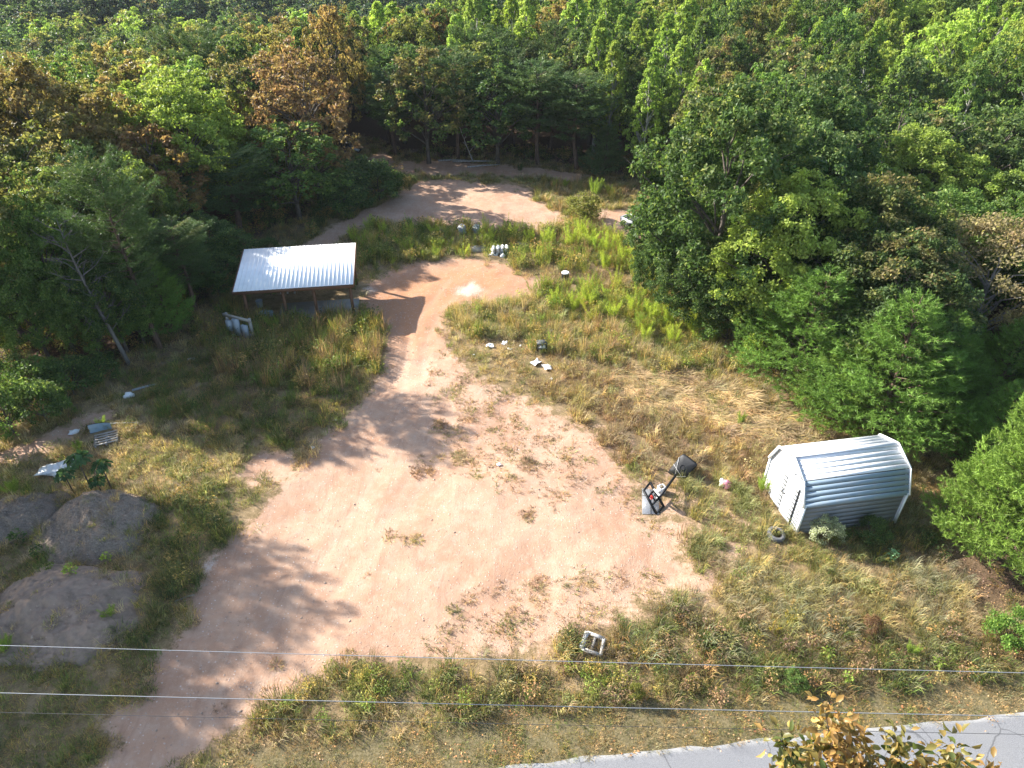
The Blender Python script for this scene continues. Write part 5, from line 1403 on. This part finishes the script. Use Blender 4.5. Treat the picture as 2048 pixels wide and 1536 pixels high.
# zones: polygon (pixels), then (type, pieces per m2, colours, size)
ZONES = [
 ("meadow", None, [('short', 14, [GREEN, OLIVE, TANC], 1.0), ('tall', 5, [OLIVE, TANC, GREEN], .8)]),
 ("dry", [(1000, 740), (1060, 720), (1180, 730), (1330, 745), (1480, 790), (1640, 850), (1760, 890), (1560, 900), (1530, 1000), (1600, 1090), (1440, 1130), (1360, 1100), (1300, 1035), (1270, 960), (1200, 880), (1100, 800)],
  [('tall', 15, [TANC, GOLD, RUST, TANC, BROWN], .95), ('short', 8, [TANC, RUST, BROWN], 1.0), ('weed', .3, [OLIVE, PALEG], .8)]),
 ("straw", [(1200, 745), (1330, 740), (1480, 785), (1610, 830), (1700, 880), (1540, 895), (1400, 850), (1270, 812)],
  [('straw', 11, [STRAWC, STRAWC, TANC, C(.25, .18, .11), BROWN], .9), ('tall', 5, [BROWN, TANC, OLIVE, C(.2, .15, .09)], .8), ('short', 4, [BROWN, OLIVE, TANC], 1), ('weed', .5, [OLIVE, GREEN], .7)]),
 ("gold", [(1210, 960), (1300, 930), (1420, 960), (1540, 1000), (1600, 1090), (1480, 1130), (1380, 1110), (1390, 1040), (1300, 1030)],
  [('tall', 14, [GOLD, PALEG, OLIVE, GOLD], .95), ('short', 8, [GOLD, GREEN], 1)]),
 ("midweeds", [(895, 640), (930, 615), (1060, 590), (1250, 600), (1420, 640), (1500, 740), (1330, 745), (1180, 725), (1060, 712), (960, 690)],
  [('tall', 10, [OLIVE, PALEG, TANC, GREEN], 1.1), ('stalk', 8, [OLIVE, GREEN, TANC, RUST], 1.0), ('weed', 2.6, [GREEN, OLIVE, LGREEN], 1.1), ('plume', .25, [LGREEN], .7)]),
 ("litteredge", [(930, 670), (1040, 670), (1090, 730), (1150, 760), (1060, 770), (980, 730)], [('short', 12, [OLIVE, TANC, BROWN], 1), ('tall', 4, [TANC, OLIVE], .7)]),
 ("brightband", [(1060, 585), (1150, 565), (1290, 590), (1420, 628), (1450, 690), (1330, 680), (1200, 650), (1080, 620)],
  [('plume', 1.7, [YGREEN, LGREEN, YGREEN], .95), ('stalk', 6, [LGREEN, OLIVE, GREEN], 1.0), ('weed', 2.5, [GREEN, LGREEN], 1.2), ('tall', 5, [OLIVE, LGREEN], 1)]),
 ("farband", [(700, 470), (780, 450), (900, 455), (1010, 465), (1140, 455), (1250, 480), (1310, 530), (1330, 590), (1240, 545), (1130, 545), (1040, 535), (990, 522), (900, 512), (800, 532), (740, 540), (712, 510)],
  [('stalk', 8, [OLIVE, GREEN, LGREEN, TANC], 1.0), ('weed', 3.0, [DGREEN, GREEN, OLIVE], 1.3), ('plume', .7, [YGREEN, LGREEN], .85), ('tall', 4, [OLIVE, PALEG], 1)]),
 ("farbandright", [(1050, 470), (1160, 462), (1250, 480), (1310, 530), (1330, 560), (1200, 520), (1100, 510)],
  [('plume', 1.6, [YGREEN, LGREEN, YGREEN], .95), ('stalk', 6, [LGREEN, RUST, OLIVE], 1.1), ('weed', 2, [GREEN, LGREEN], 1.2)]),
 ("barrelgrass", [(1040, 540), (1130, 545), (1240, 545), (1330, 600), (1290, 592), (1150, 568), (1090, 580)],
  [('short', 12, [OLIVE, TANC, BROWN], 1), ('tall', 7, [OLIVE, TANC, RUST], .9), ('weed', 1, [OLIVE], .8)]),
 ("shelterweeds", [(395, 640), (470, 615), (560, 610), (700, 612), (770, 640), (775, 690), (755, 750), (640, 790), (480, 770), (400, 720)],
  [('stalk', 10, [OLIVE, GREEN, BROWN, GREEN], 1.25), ('weed', 3.8, [DGREEN, GREEN, OLIVE], 1.35), ('tall', 8, [OLIVE, GREEN, BROWN], 1.1), ('plume', .12, [LGREEN], .7)]),
 ("shadegrass", [(240, 760), (400, 700), (480, 760), (640, 790), (755, 755), (690, 835), (600, 905), (470, 900), (300, 830)],
  [('short', 13, [OLIVE, BROWN, GREEN], 1.1), ('tall', 8, [OLIVE, GREEN, BROWN], .9), ('weed', 1.2, [DGREEN, OLIVE], .8)]),
 ("leftgrass", [(-300, 900), (0, 860), (240, 810), (420, 870), (600, 900), (560, 960), (420, 1060), (330, 990), (120, 975), (-300, 1020)],
  [('short', 14, [OLIVE, TANC, GREEN, RUST], 1), ('tall', 7, [PALEG, OLIVE, TANC, GOLD], .85), ('weed', .6, [GREEN, OLIVE], .8)]),
 ("moundgrass", [(290, 985), (420, 990), (545, 955), (500, 1040), (440, 1095), (385, 1165), (330, 1250), (270, 1340), (240, 1250), (300, 1150), (300, 1060)],
  [('tall', 9, [GREEN, DGREEN, OLIVE], .9), ('short', 14, [GREEN, OLIVE], 1.1), ('weed', 1.5, [DGREEN, GREEN], .9)]),
 ("lowerleft", [(-300, 1260), (120, 1290), (300, 1320), (280, 1390), (200, 1440), (239, 1492), (150, 1600), (-300, 1650)],
  [('short', 18, [GREEN, OLIVE, DGREEN], 1), ('tall', 3, [OLIVE, GREEN], .7)]),
 ("bank", [(470, 1450), (575, 1385), (700, 1330), (900, 1325), (1100, 1305), (1250, 1240), (1420, 1190), (2400, 1270), (2400, 1430), (1500, 1405), (1000, 1420), (640, 1440), (430, 1500)],
  [('tall', 13, [OLIVE, C(.12, .085, .05), C(.08, .065, .04), GREEN, GREYG, TANC], .95), ('short', 13, [OLIVE, GREEN, DGREEN], 1), ('weed', 4.5, [GREEN, DGREEN, RUST, OLIVE, DGREEN], .85)]),
 ("bankgreen", [(490, 1450), (600, 1380), (760, 1345), (1000, 1335), (1250, 1340), (1500, 1370), (1250, 1400), (900, 1400), (700, 1430), (560, 1470)],
  [('short', 14, [GREEN, DGREEN, OLIVE], 1.1), ('tall', 7, [GREEN, OLIVE, BROWN], .9), ('weed', 3.4, [GREEN, LGREEN, DGREEN], .75)]),
 ("tanbank", [(1420, 1140), (1600, 1100), (1850, 1110), (2000, 1180), (2060, 1260), (1850, 1270), (1650, 1260), (1480, 1250), (1350, 1230)],
  [('tall', 16, [TANC, TANC, GREYG, GOLD, PALEG], .9), ('short', 8, [TANC, OLIVE], 1), ('weed', .5, [OLIVE, GREEN], .8)]),
 ("yellowbank", [(1440, 1090), (1560, 1080), (1700, 1090), (1800, 1120), (1600, 1150), (1480, 1140)], [('tall', 12, [PALEG, OLIVE, GOLD, GREEN], .9), ('short', 10, [GREEN, OLIVE], 1), ('weed', 1.2, [GREEN, LGREEN], .8)]),
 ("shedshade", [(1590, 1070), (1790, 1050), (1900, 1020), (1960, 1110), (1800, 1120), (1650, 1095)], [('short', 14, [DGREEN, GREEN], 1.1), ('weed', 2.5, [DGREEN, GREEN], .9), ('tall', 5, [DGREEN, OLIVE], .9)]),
 ("litter", [(1840, 1085), (1960, 1105), (2400, 1140), (2400, 1250), (2060, 1255), (1950, 1190)], [('bits', 12, [RUST, BROWN, C(.3, .2, .16)], 1.0), ('weed', 1.0, [GREEN, OLIVE, LGREEN], .8), ('short', 3, [BROWN, OLIVE], 1)]),
 ("verge", None, [('short', 36, [OLIVE, GREEN, C(.10, .10, .05), C(.2, .16, .09), GREYG], .6), ('bits', 2.6, [C(.42, .2, .09), C(.36, .16, .08), C(.5, .33, .2)], .9), ('weed', .15, [GREEN], .5)]),
 ("fargrass", [(1050, 355), (1190, 355), (1250, 375), (1260, 430), (1190, 420), (1140, 450), (1080, 405)], [('tall', 9, [PALEG, OLIVE, TANC], .9), ('short', 10, [OLIVE, PALEG], 1.1), ('plume', .12, [LGREEN], .9), ('stalk', 2, [RUST, OLIVE], 1)]),
 ("farpale", [(830, 365), (900, 345), (1000, 350), (1090, 365), (1060, 378), (960, 368), (880, 358)], [('short', 12, [PALEG, GREEN, TANC], 1), ('tall', 4, [PALEG, OLIVE], .8)]),
 ("farleft", [(600, 480), (660, 400), (690, 330), (740, 330), (800, 355), (840, 365), (790, 392), (700, 434), (640, 468)], [('weed', 3.5, [DGREEN, GREEN, C(.05, .075, .05)], 1.4), ('tall', 6, [DGREEN, OLIVE], 1.1), ('short', 10, [OLIVE, DGREEN], 1)]),
 ("slabside", [(705, 500), (735, 540), (790, 535), (742, 568), (720, 600), (706, 560)], [('short', 10, [OLIVE, GREEN], 1), ('weed', 1.5, [GREEN, DGREEN], .9)]),
]
g = np.random.default_rng(99)
bag = {t: ([], [], [], [], []) for t in TYPES}
# candidate points, uniform on the visible ground
NC = 46.0
xs0, xs1, ys0, ys1 = -27.0, 26.0, 9.0, 66.0
N_ = int((xs1 - xs0) * (ys1 - ys0) * NC)
cx = g.uniform(xs0, xs1, N_); cy = g.uniform(ys0, ys1, N_)
inview = np.abs(cx) < .76 * (cy * CP + CAMH * SP) + .8
cx, cy = cx[inview], cy[inview]
jx = .55 * wob(cx, cy, 1.9, 8) + .25 * wob(cx, cy, 5.1, 9); jy = .55 * wob(cx, cy, 2.1, 11) + .25 * wob(cx, cy, 4.7, 12)
qx, qy = proj(cx + jx, cy + jy, gh(cx, cy))
wood = sdf(cx, cy, CLEARG)
vd = cy - road_north(cx)
jr = .28 * wob(cx, cy, 11.0, 31) + .2 * wob(cx, cy, 23.0, 32)
dd1 = np.max([jr + sdf(cx + jx * 1.1, cy + jy * 1.1, gpoly(p)) for p in (DIRT, DIRT2, DIRT3, DIRT4, DIRT5, DIRT6, DIRT7)], axis=0)
isdirt = dd1 > 0
spv = np.maximum(sdf(cx, cy, gpoly(SPARSE)), sdf(cx, cy, gpoly(SPARSE2)))
zone = np.zeros(len(cx), int)
for zi, (nm, poly, mix) in enumerate(ZONES):
    if poly is not None: zone[inpoly(qx, qy, poly)] = zi
zone[(vd < 1.35 - .03 * np.maximum(cx, 0) + .35 * wob(cx, cy, .9, 4)) & (qx > 430)] = [z[0] for z in ZONES].index("verge")
zone[vd < 0] = -1
zone[(wood < -1.2)] = -2
sx, sy = sloc(0, 0, 0).xy; 
lx = (cx - oL.x) * math.cos(angp) + (cy - oL.y) * math.sin(angp); ly = -(cx - oL.x) * math.sin(angp) + (cy - oL.y) * math.cos(angp)
zone[(lx > -.1) & (lx < PLEN + .1) & (ly > .0) & (ly < PDEP)] = -1
hx = (cx - A.x) * ex.x + (cy - A.y) * ex.y; hy = -(cx - A.x) * ex.y + (cy - A.y) * ex.x
zone[(hx > -.12) & (hx < SL + .12) & (hy > -.12) & (hy < SW + .12)] = -1
for a_, b_, r_ in ((1330, 990, .75), (1310, 1010, .8), (1345, 1030, .75), (1378, 1010, .45), (1550, 1078, .42), (1545, 1100, .35), (1452, 980, .3), (1482, 964, .25), (980, 697, .3), (1009, 692, .28), (1072, 731, .3), (1094, 742, .32), (1083, 716, .3),
                      (149, 869, .35), (200, 872, .5), (214, 884, .6), (108, 945, .7), (258, 797, .3), (290, 780, .5), (999, 515, .7), (999, 530, .7), (955, 507, .7), (955, 520, .6), (1006, 518, .3), (985, 514, .4), (1130, 575, .4), (1046, 505, .5), (925, 474, .4), (954, 474, .4), (925, 486, .35), (954, 486, .35), (486, 690, .5), (470, 685, .4), (505, 695, .4)):
    c_ = G(a_, b_); zone[np.hypot(cx - c_.x, cy - c_.y) < r_ * (.85 + .3 * wob(cx, cy, 6.0, 14))] = -3
onm = np.zeros(len(cx), bool); 
for mx, my, a_, b_, h_ in MOUNDS: onm |= np.hypot((cx - mx) / a_, (cy - my) / b_) < .80 + .1 * wob(cx, cy, 2.0, 6)
allz = topz(cx, cy)
u1 = g.random(len(cx)); u2 = g.random(len(cx))
patch = .5 + .5 * wob(cx, cy, .8, 21); patch2 = .5 + .5 * wob(cx, cy, 2.7, 23)
frn = sdf(cx + jx * .5, cy + jy * .5, gpoly(FRINGE))
THIN_ALL = np.where(frn > 0, np.clip(.15 + 1.1 * patch2 ** 1.5, .1, 1), 1.0)
def emit(t, sel, cols, size, thin=None):
    n = len(sel)
    if n == 0: return
    colsa = np.array(cols); k = len(cols)
    ci = np.clip((patch[sel] * .45 + patch2[sel] * .35 + g.random(n) * .45 - .12) * k, 0, k - 1).astype(int)
    cc = .93 * colsa[ci] * g.uniform(.7, 1.25, (n, 1)) * g.uniform(.93, 1.07, (n, 3))
    s = size * g.uniform(.65, 1.25, n) * (.8 + .4 * patch2[sel])
    b = bag[t]
    b[0].append(np.stack([cx[sel], cy[sel], allz[sel] - .01], -1)); 
    rz = g.random(n) * 6.283 if t != 'straw' else -.35 + g.normal(size=n) * .35 + 1.1 * (patch[sel] - .5)
    b[1].append(np.stack([g.normal(size=n) * .08, g.normal(size=n) * .08, rz], -1))
    b[2].append(np.stack([s, s, s * g.uniform(.8, 1.2, n)], -1)); b[3].append(g.integers(0, len(TYPES[t]), n))
    b[4].append(np.concatenate([cc, g.uniform(.1, .6, (n, 1))], -1))
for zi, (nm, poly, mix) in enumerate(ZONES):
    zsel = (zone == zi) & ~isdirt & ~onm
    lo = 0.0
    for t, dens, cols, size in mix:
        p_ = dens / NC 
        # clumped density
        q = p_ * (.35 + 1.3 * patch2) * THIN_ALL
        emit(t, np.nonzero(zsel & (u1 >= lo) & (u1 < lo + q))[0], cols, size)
        lo += p_ * 1.65 if lo + p_ * 1.65 < .9 else p_
# tufts and sprigs on the bare soil: thick in the sparse patches and at the edges, nearly none in the middle
den = np.where(spv > 0, (20 * np.clip(patch2 * 1.1 - .1, 0, 1) * (.25 + .9 * patch) + 2) * np.clip(.35 + spv * .35, .3, 1.1), .05 + 1.6 * np.clip(1 - dd1 / .9, 0, 1) * patch2)
den *= np.where(cy > 33, .6, 1)
sel = np.nonzero(isdirt & ~onm & (zone > -1) & (u1 < den / NC))[0]
emit('tuft', sel, [BROWN, RUST, BROWN, OLIVE, C(.2, .13, .075)], 1.0)
sel = np.nonzero(isdirt & ~onm & (zone > -1) & (spv > .2) & (u2 < 3.0 * patch * patch2 / NC))[0]
emit('short', sel, [TANC, BROWN, OLIVE], .8)
# the few separate patches in the middle of the lot
for a, b, r_, n_, cl_ in ((790, 1075, .30, 22, [OLIVE, BROWN, GOLD]), (830, 1080, .28, 22, [OLIVE, GOLD]), (785, 1108, .16, 9, [OLIVE, BROWN]), (897, 1080, .15, 8, [BROWN]), (880, 1062, .1, 5, [BROWN]),
                       (1075, 1190, .45, 34, [OLIVE, TANC, BROWN]), (1080, 1160, .25, 12, [BROWN]), (1180, 1165, .35, 18, [OLIVE, TANC]), (910, 1225, .3, 16, [BROWN, OLIVE]), (850, 945, .4, 26, [BROWN, RUST]), (1060, 1030, .35, 26, [BROWN, OLIVE]),
                       (1110, 1015, .25, 14, [BROWN]), (920, 920, .35, 18, [OLIVE, TANC]), (560, 1330, .3, 16, [BROWN, TANC]), (700, 1325, .4, 18, [OLIVE]), (880, 848, .3, 20, [BROWN]), (930, 840, .3, 16, [RUST]), (1050, 935, .5, 34, [RUST, BROWN]), (1090, 880, .4, 18, [BROWN])):
    c_ = P(a, b); d2 = np.hypot(cx - c_.x, (cy - c_.y) * 1.2)
    s_ = np.nonzero((d2 < r_ * (.7 + .6 * patch2)) & (u2 < .55))[0][:int(n_ * 1.3)]
    emit('tuft', s_, cl_, 1.0); emit('short', s_[::4], cl_, .8)
# sparse growth on the mounds, forest floor growth at the wood's edge
sel = np.nonzero(onm & (u1 < 8.0 * np.clip(patch2 * 1.8 - .7, 0, 1) / NC))[0]; emit('short', sel, [OLIVE, TANC, BROWN], .8)
sel = np.nonzero(onm & (u2 < 7.0 * np.clip(patch * 1.8 - .8, 0, 1) / NC))[0]; emit('tall', sel, [OLIVE, TANC, GREEN], .7)
sel = np.nonzero((zone == -2) & (wood > -4.5) & (cy < 62) & (u1 < 5.0 / NC))[0]; emit('weed', sel, [DGREEN, DGREEN, GREEN, BROWN], 1.3)
sel = np.nonzero((zone == -2) & (wood > -6) & (cy < 62) & (u2 < 2.5 / NC))[0]; emit('bits', sel, [BROWN, RUST], 1.3)
SC = {'short': ("short_grass", "low green and tan grass covering the open ground", "grass"), 'tall': ("dry_grass", "knee-high tan and olive grass over the fields and banks", "grass"),
      'stalk': ("tall_grass_stalks", "upright tall grass stalks in the weed strips", "grass"), 'straw': ("flattened_straw", "flattened pale dry grass left of the shed's roof", "dry grass"),
      'tuft': ("brown_tufts", "small brown weed tufts dotted over the bare pink soil", "weed tufts"), 'plume': ("feathery_weeds", "mass of feathery yellow-green weeds in the weed strips", "weeds"),
      'weed': ("leafy_weeds", "mixed low leafy weeds between the grasses", "weeds"), 'bits': ("fallen_leaves", "fallen brown leaves on the verge and at the wood's edge", "leaves")}
for t, (nm, lb, ct_) in SC.items():
    b = bag[t]
    if b[0]: scatter(nm, lb, ct_, TYPES[t], np.concatenate(b[0]), np.concatenate(b[1]), np.concatenate(b[2]), np.concatenate(b[3]), np.concatenate(b[4]), M_grass)
# loose stones on the lot
M_pebble = plain("dirt_pebble", (.44, .33, .25), .9, .3, 5, .1)
stm = [blob_mesh("stone_piece", 300 + i, .05, .042, .03, M_pebble, .3, 7, 5) for i in range(3)]
sel = np.nonzero((isdirt | onm) & (zone > -1) & (u2 > 1 - 1.6 / NC * (1 + 1.5 * (qx < 700) + 5.0 * onm)))[0]; n = len(sel)
scatter("loose_stones", "loose pebbles lying on the bare dirt lot", "pebbles", stm, np.stack([cx[sel], cy[sel], allz[sel]], -1), np.stack([0 * cx[sel], 0 * cx[sel], g.random(n) * 6], -1),
        np.repeat(.18 + .75 * g.random(n)[:, None] ** 4, 3, 1), g.integers(0, 3, n), np.ones((n, 4)), M_stone)

# --- single plants one can point at
PL_M = [plume(400 + i, 1.5, 15, 120, M_weed, .014, .30, .24) for i in range(4)]
def plume_plant(px, py, h, lab, grp=None, c=YGREEN, w=1.0):
    p_ = P(px, py)
    o = link("feathery_weed", PL_M[random.randrange(4)], None, (p_.x, p_.y, p_.z - .02))
    o.scale = (h / 1.5 * w, h / 1.5 * w, h / 1.5); o.rotation_euler = (0, 0, random.uniform(0, 6.28)); o.color = (*c, .1)
    tagged(o, lab, "weed", grp); return o
G1L, G2L = [], []
G1 = "feathery weeds before the big dark oak"; G2 = "feathery weeds in the far weed strip"
for a, b, h in ((1385, 668, 1.6), (1300, 645, 1.5), (1335, 655, 1.35), (1265, 632, 1.35), (1225, 640, 1.3), (1180, 612, 1.2), (1150, 625, 1.2), (1110, 610, 1.1), (1420, 690, 1.2), (1345, 690, 1.2), (1290, 680, 1.2)):
    G1L.append((a, plume_plant(a, b, h, "bright feathery weed in the strip just before the very large dark oak", G1)))
for a, b, h in ((1215, 512, 1.7), (1180, 500, 1.6), (1245, 530, 1.5), (1140, 498, 1.5), (1095, 495, 1.4), (1270, 545, 1.3), (1210, 540, 1.3), (1060, 490, 1.2), (1025, 478, 1.2), (740, 462, 1.1), (765, 468, 1.0), (870, 475, 1.1), (980, 490, 1.2), (1165, 482, 1.5), (820, 470, 1.0)):
    G2L.append((a, plume_plant(a, b, h, "bright feathery weed in the strip dividing the two upper dirt clearings", G2)))
for a, b, h, lb in ((1190, 395, 1.6, "tall feathery weed right of the far clearing below the pines"), (1130, 375, .8, "small feathery weed at the far clearing's upper grass"), (760, 655, .8, "bright feathery weed at the shelter weeds' right tip"), (735, 645, .8, "feathery weed left of the bright one at the shelter weeds' tip"),
                    (550, 660, 1.0, "green feathery weed in front of the shelter's left half"), (160, 905, .7, "yellow-green feathery weed left of the broken pallet"), (205, 855, .6, "yellow-green weed behind the bent windscreen"),
                    (1040, 345, .9, "dark feathery weed on the back dirt strip"), (1480, 850, .7, "pale green weed clump right of the straw patch's middle"), (1525, 985, .9, "pale weed at the shed's door corner"), (30, 990, 1.0, "feathery weed at the left photo edge beside the mounds"), (10, 1310, 1.1, "green feathery weed at the left edge on the uppermost line"),
                    (225, 1240, .8, "yellowish grass clump on the right flank of the low mound"), (1820, 1310, .7, "yellow-green weed on the bank below the withered bush")):
    plume_plant(a, b, h, lb, None, LGREEN if 'dark' not in lb else DGREEN)
for L, wd_ in ((G1L, "in the strip before the very large oak"), (G2L, "in the strip between the upper dirt clearings")):
    L.sort(key=lambda e: e[0])
    for j, (a, o) in enumerate(L):
        o["label"] = f"{'leftmost' if j == 0 else 'rightmost' if j == len(L) - 1 else ORD(j) + ' from left'} bright feathery weed {wd_}"
# umbrella-leaved plants behind the tall mound
g = np.random.default_rng(8)
def umbrella(px, py, topy, lab, s=1.0):
    p_ = P(px, py); H = min(2.0, height_at(p_.y, topy) - p_.z) * (.55 + .45 * (s - .8) / .3)
    t = thing("umbrella_plant", lab, "plant", (p_.x, p_.y, topz(p_.x, p_.y)), g.random() * 6, "umbrella-leaved plants behind the mound")
    MB().tube([(0, 0, -.1), (.04, .02, H * .5), (.02, 0, H)], [.035, .025, .014], 6).build("stem", M_bark, t, True)
    nl = 70
    q = unit(g.normal(size=(nl, 3)) + [0, 0, .55]); q[:, 2] = np.abs(q[:, 2]) * .8 - .12
    c_ = q * (.42 * s * (.6 + .4 * g.random(nl)))[:, None] * [1, 1, .85] + [.02, 0, H - .16 * s]
    d_ = unit(q * [1, 1, .2] + g.normal(size=(nl, 3)) * .25 - [0, 0, .55]); n_ = unit(q + [0, 0, .9] + g.normal(size=(nl, 3)) * .25)
    V, T = leaf_geo(c_, d_, n_, .26 * s, .17 * s)
    o = link("leaves", mk_mesh("leaves", V, [T], {'lv': lvattr(g.random(len(c_)), np.full(len(c_), .5), g.random(len(c_)), 4)}, False, [M_leaf]), t); o.color = (.04, .075, .03, 0)
umbrella(190, 992, 912, "middle and tallest umbrella-leaved plant behind the tall grey mound", 1.1)
umbrella(228, 990, 925, "rightmost umbrella-leaved plant behind the tall grey mound", 1.0)
umbrella(147, 985, 932, "leftmost umbrella-leaved plant before the buckled roofing sheets", .95)
umbrella(212, 1000, 955, "lower umbrella-leaved plant tucked under the rightmost one", .8)
# little bright plants on the low mound
SPR = [leafy(420 + i, .38, 60, .17, .11, M_weed) for i in range(3)]
for a, b, s, c_, lb in ((215, 1122, 1.0, YGREEN, "bright green seedling on the saddle between the mounds"), (157, 1172, 1.25, LGREEN, "largest bright green seedling on the low mound"), (108, 1150, .9, GREEN, "yellow-tipped seedling left of the largest on the low mound"),
                        (78, 1115, 1.3, DGREEN, "dusky leafy plant at the foot of the left mound"), (40, 1085, 1.5, DGREEN, "dark leafy plant at the left edge between the mounds"), (1650, 1318, 1.2, LGREEN, "fresh green sprig on the bank right of the goldenrod"), (1780, 1120, 1.2, C(.12, .2, .1), "bluish green sprig at the edge of the shed's shadow"), (1870, 1335, 1.1, LGREEN, "fresh green sprig on the bank under the right bush"), (1690, 1365, 1.1, LGREEN, "green sprig on the bank beside the upper line")):
    p_ = P(a, b); o = link("seedling", SPR[random.randrange(3)], None, (p_.x, p_.y, float(topz(p_.x, p_.y)))); o.scale = (s, s, s); o.color = (*c_, 0); tagged(o, lb, "plant")
# goldenrod
GR = [plume(440 + i, .6, 6, 50, M_weed, .02, .09, .14) for i in range(2)]
for a, b, s, lb in ((1545, 1262, 1.0, "upper left yellow goldenrod on the tan bank"), (1575, 1245, 1.15, "topmost yellow goldenrod on the tan bank"), (1515, 1275, .8, "lowest yellow goldenrod on the tan bank"), (1758, 1112, 1.0, "orange-yellow flower beside the shed's shadow")):
    p_ = P(a, b); o = link("goldenrod", GR[random.randrange(2)], None, p_); o.scale = (s * .7, s * .7, s * .6); o.color = (.26, .20, .02, 0); tagged(o, lb, "flower")

# ------------------------------------------------------------------ air
k = NB("air_haze")
k.N.remove(k.b)
pv = k.n('ShaderNodeVolumePrincipled'); pv.inputs['Color'].default_value = (.86, .92, 1.0, 1)
pv.inputs['Density'].default_value = .00013; pv.inputs['Anisotropy'].default_value = 0.0
k.l(pv.outputs[0], k.out.inputs['Volume'])
m = MB(); m.box((0, 450, 8.5), (1860, 1560, 57)); m.build("haze", k.m, kind="stuff")
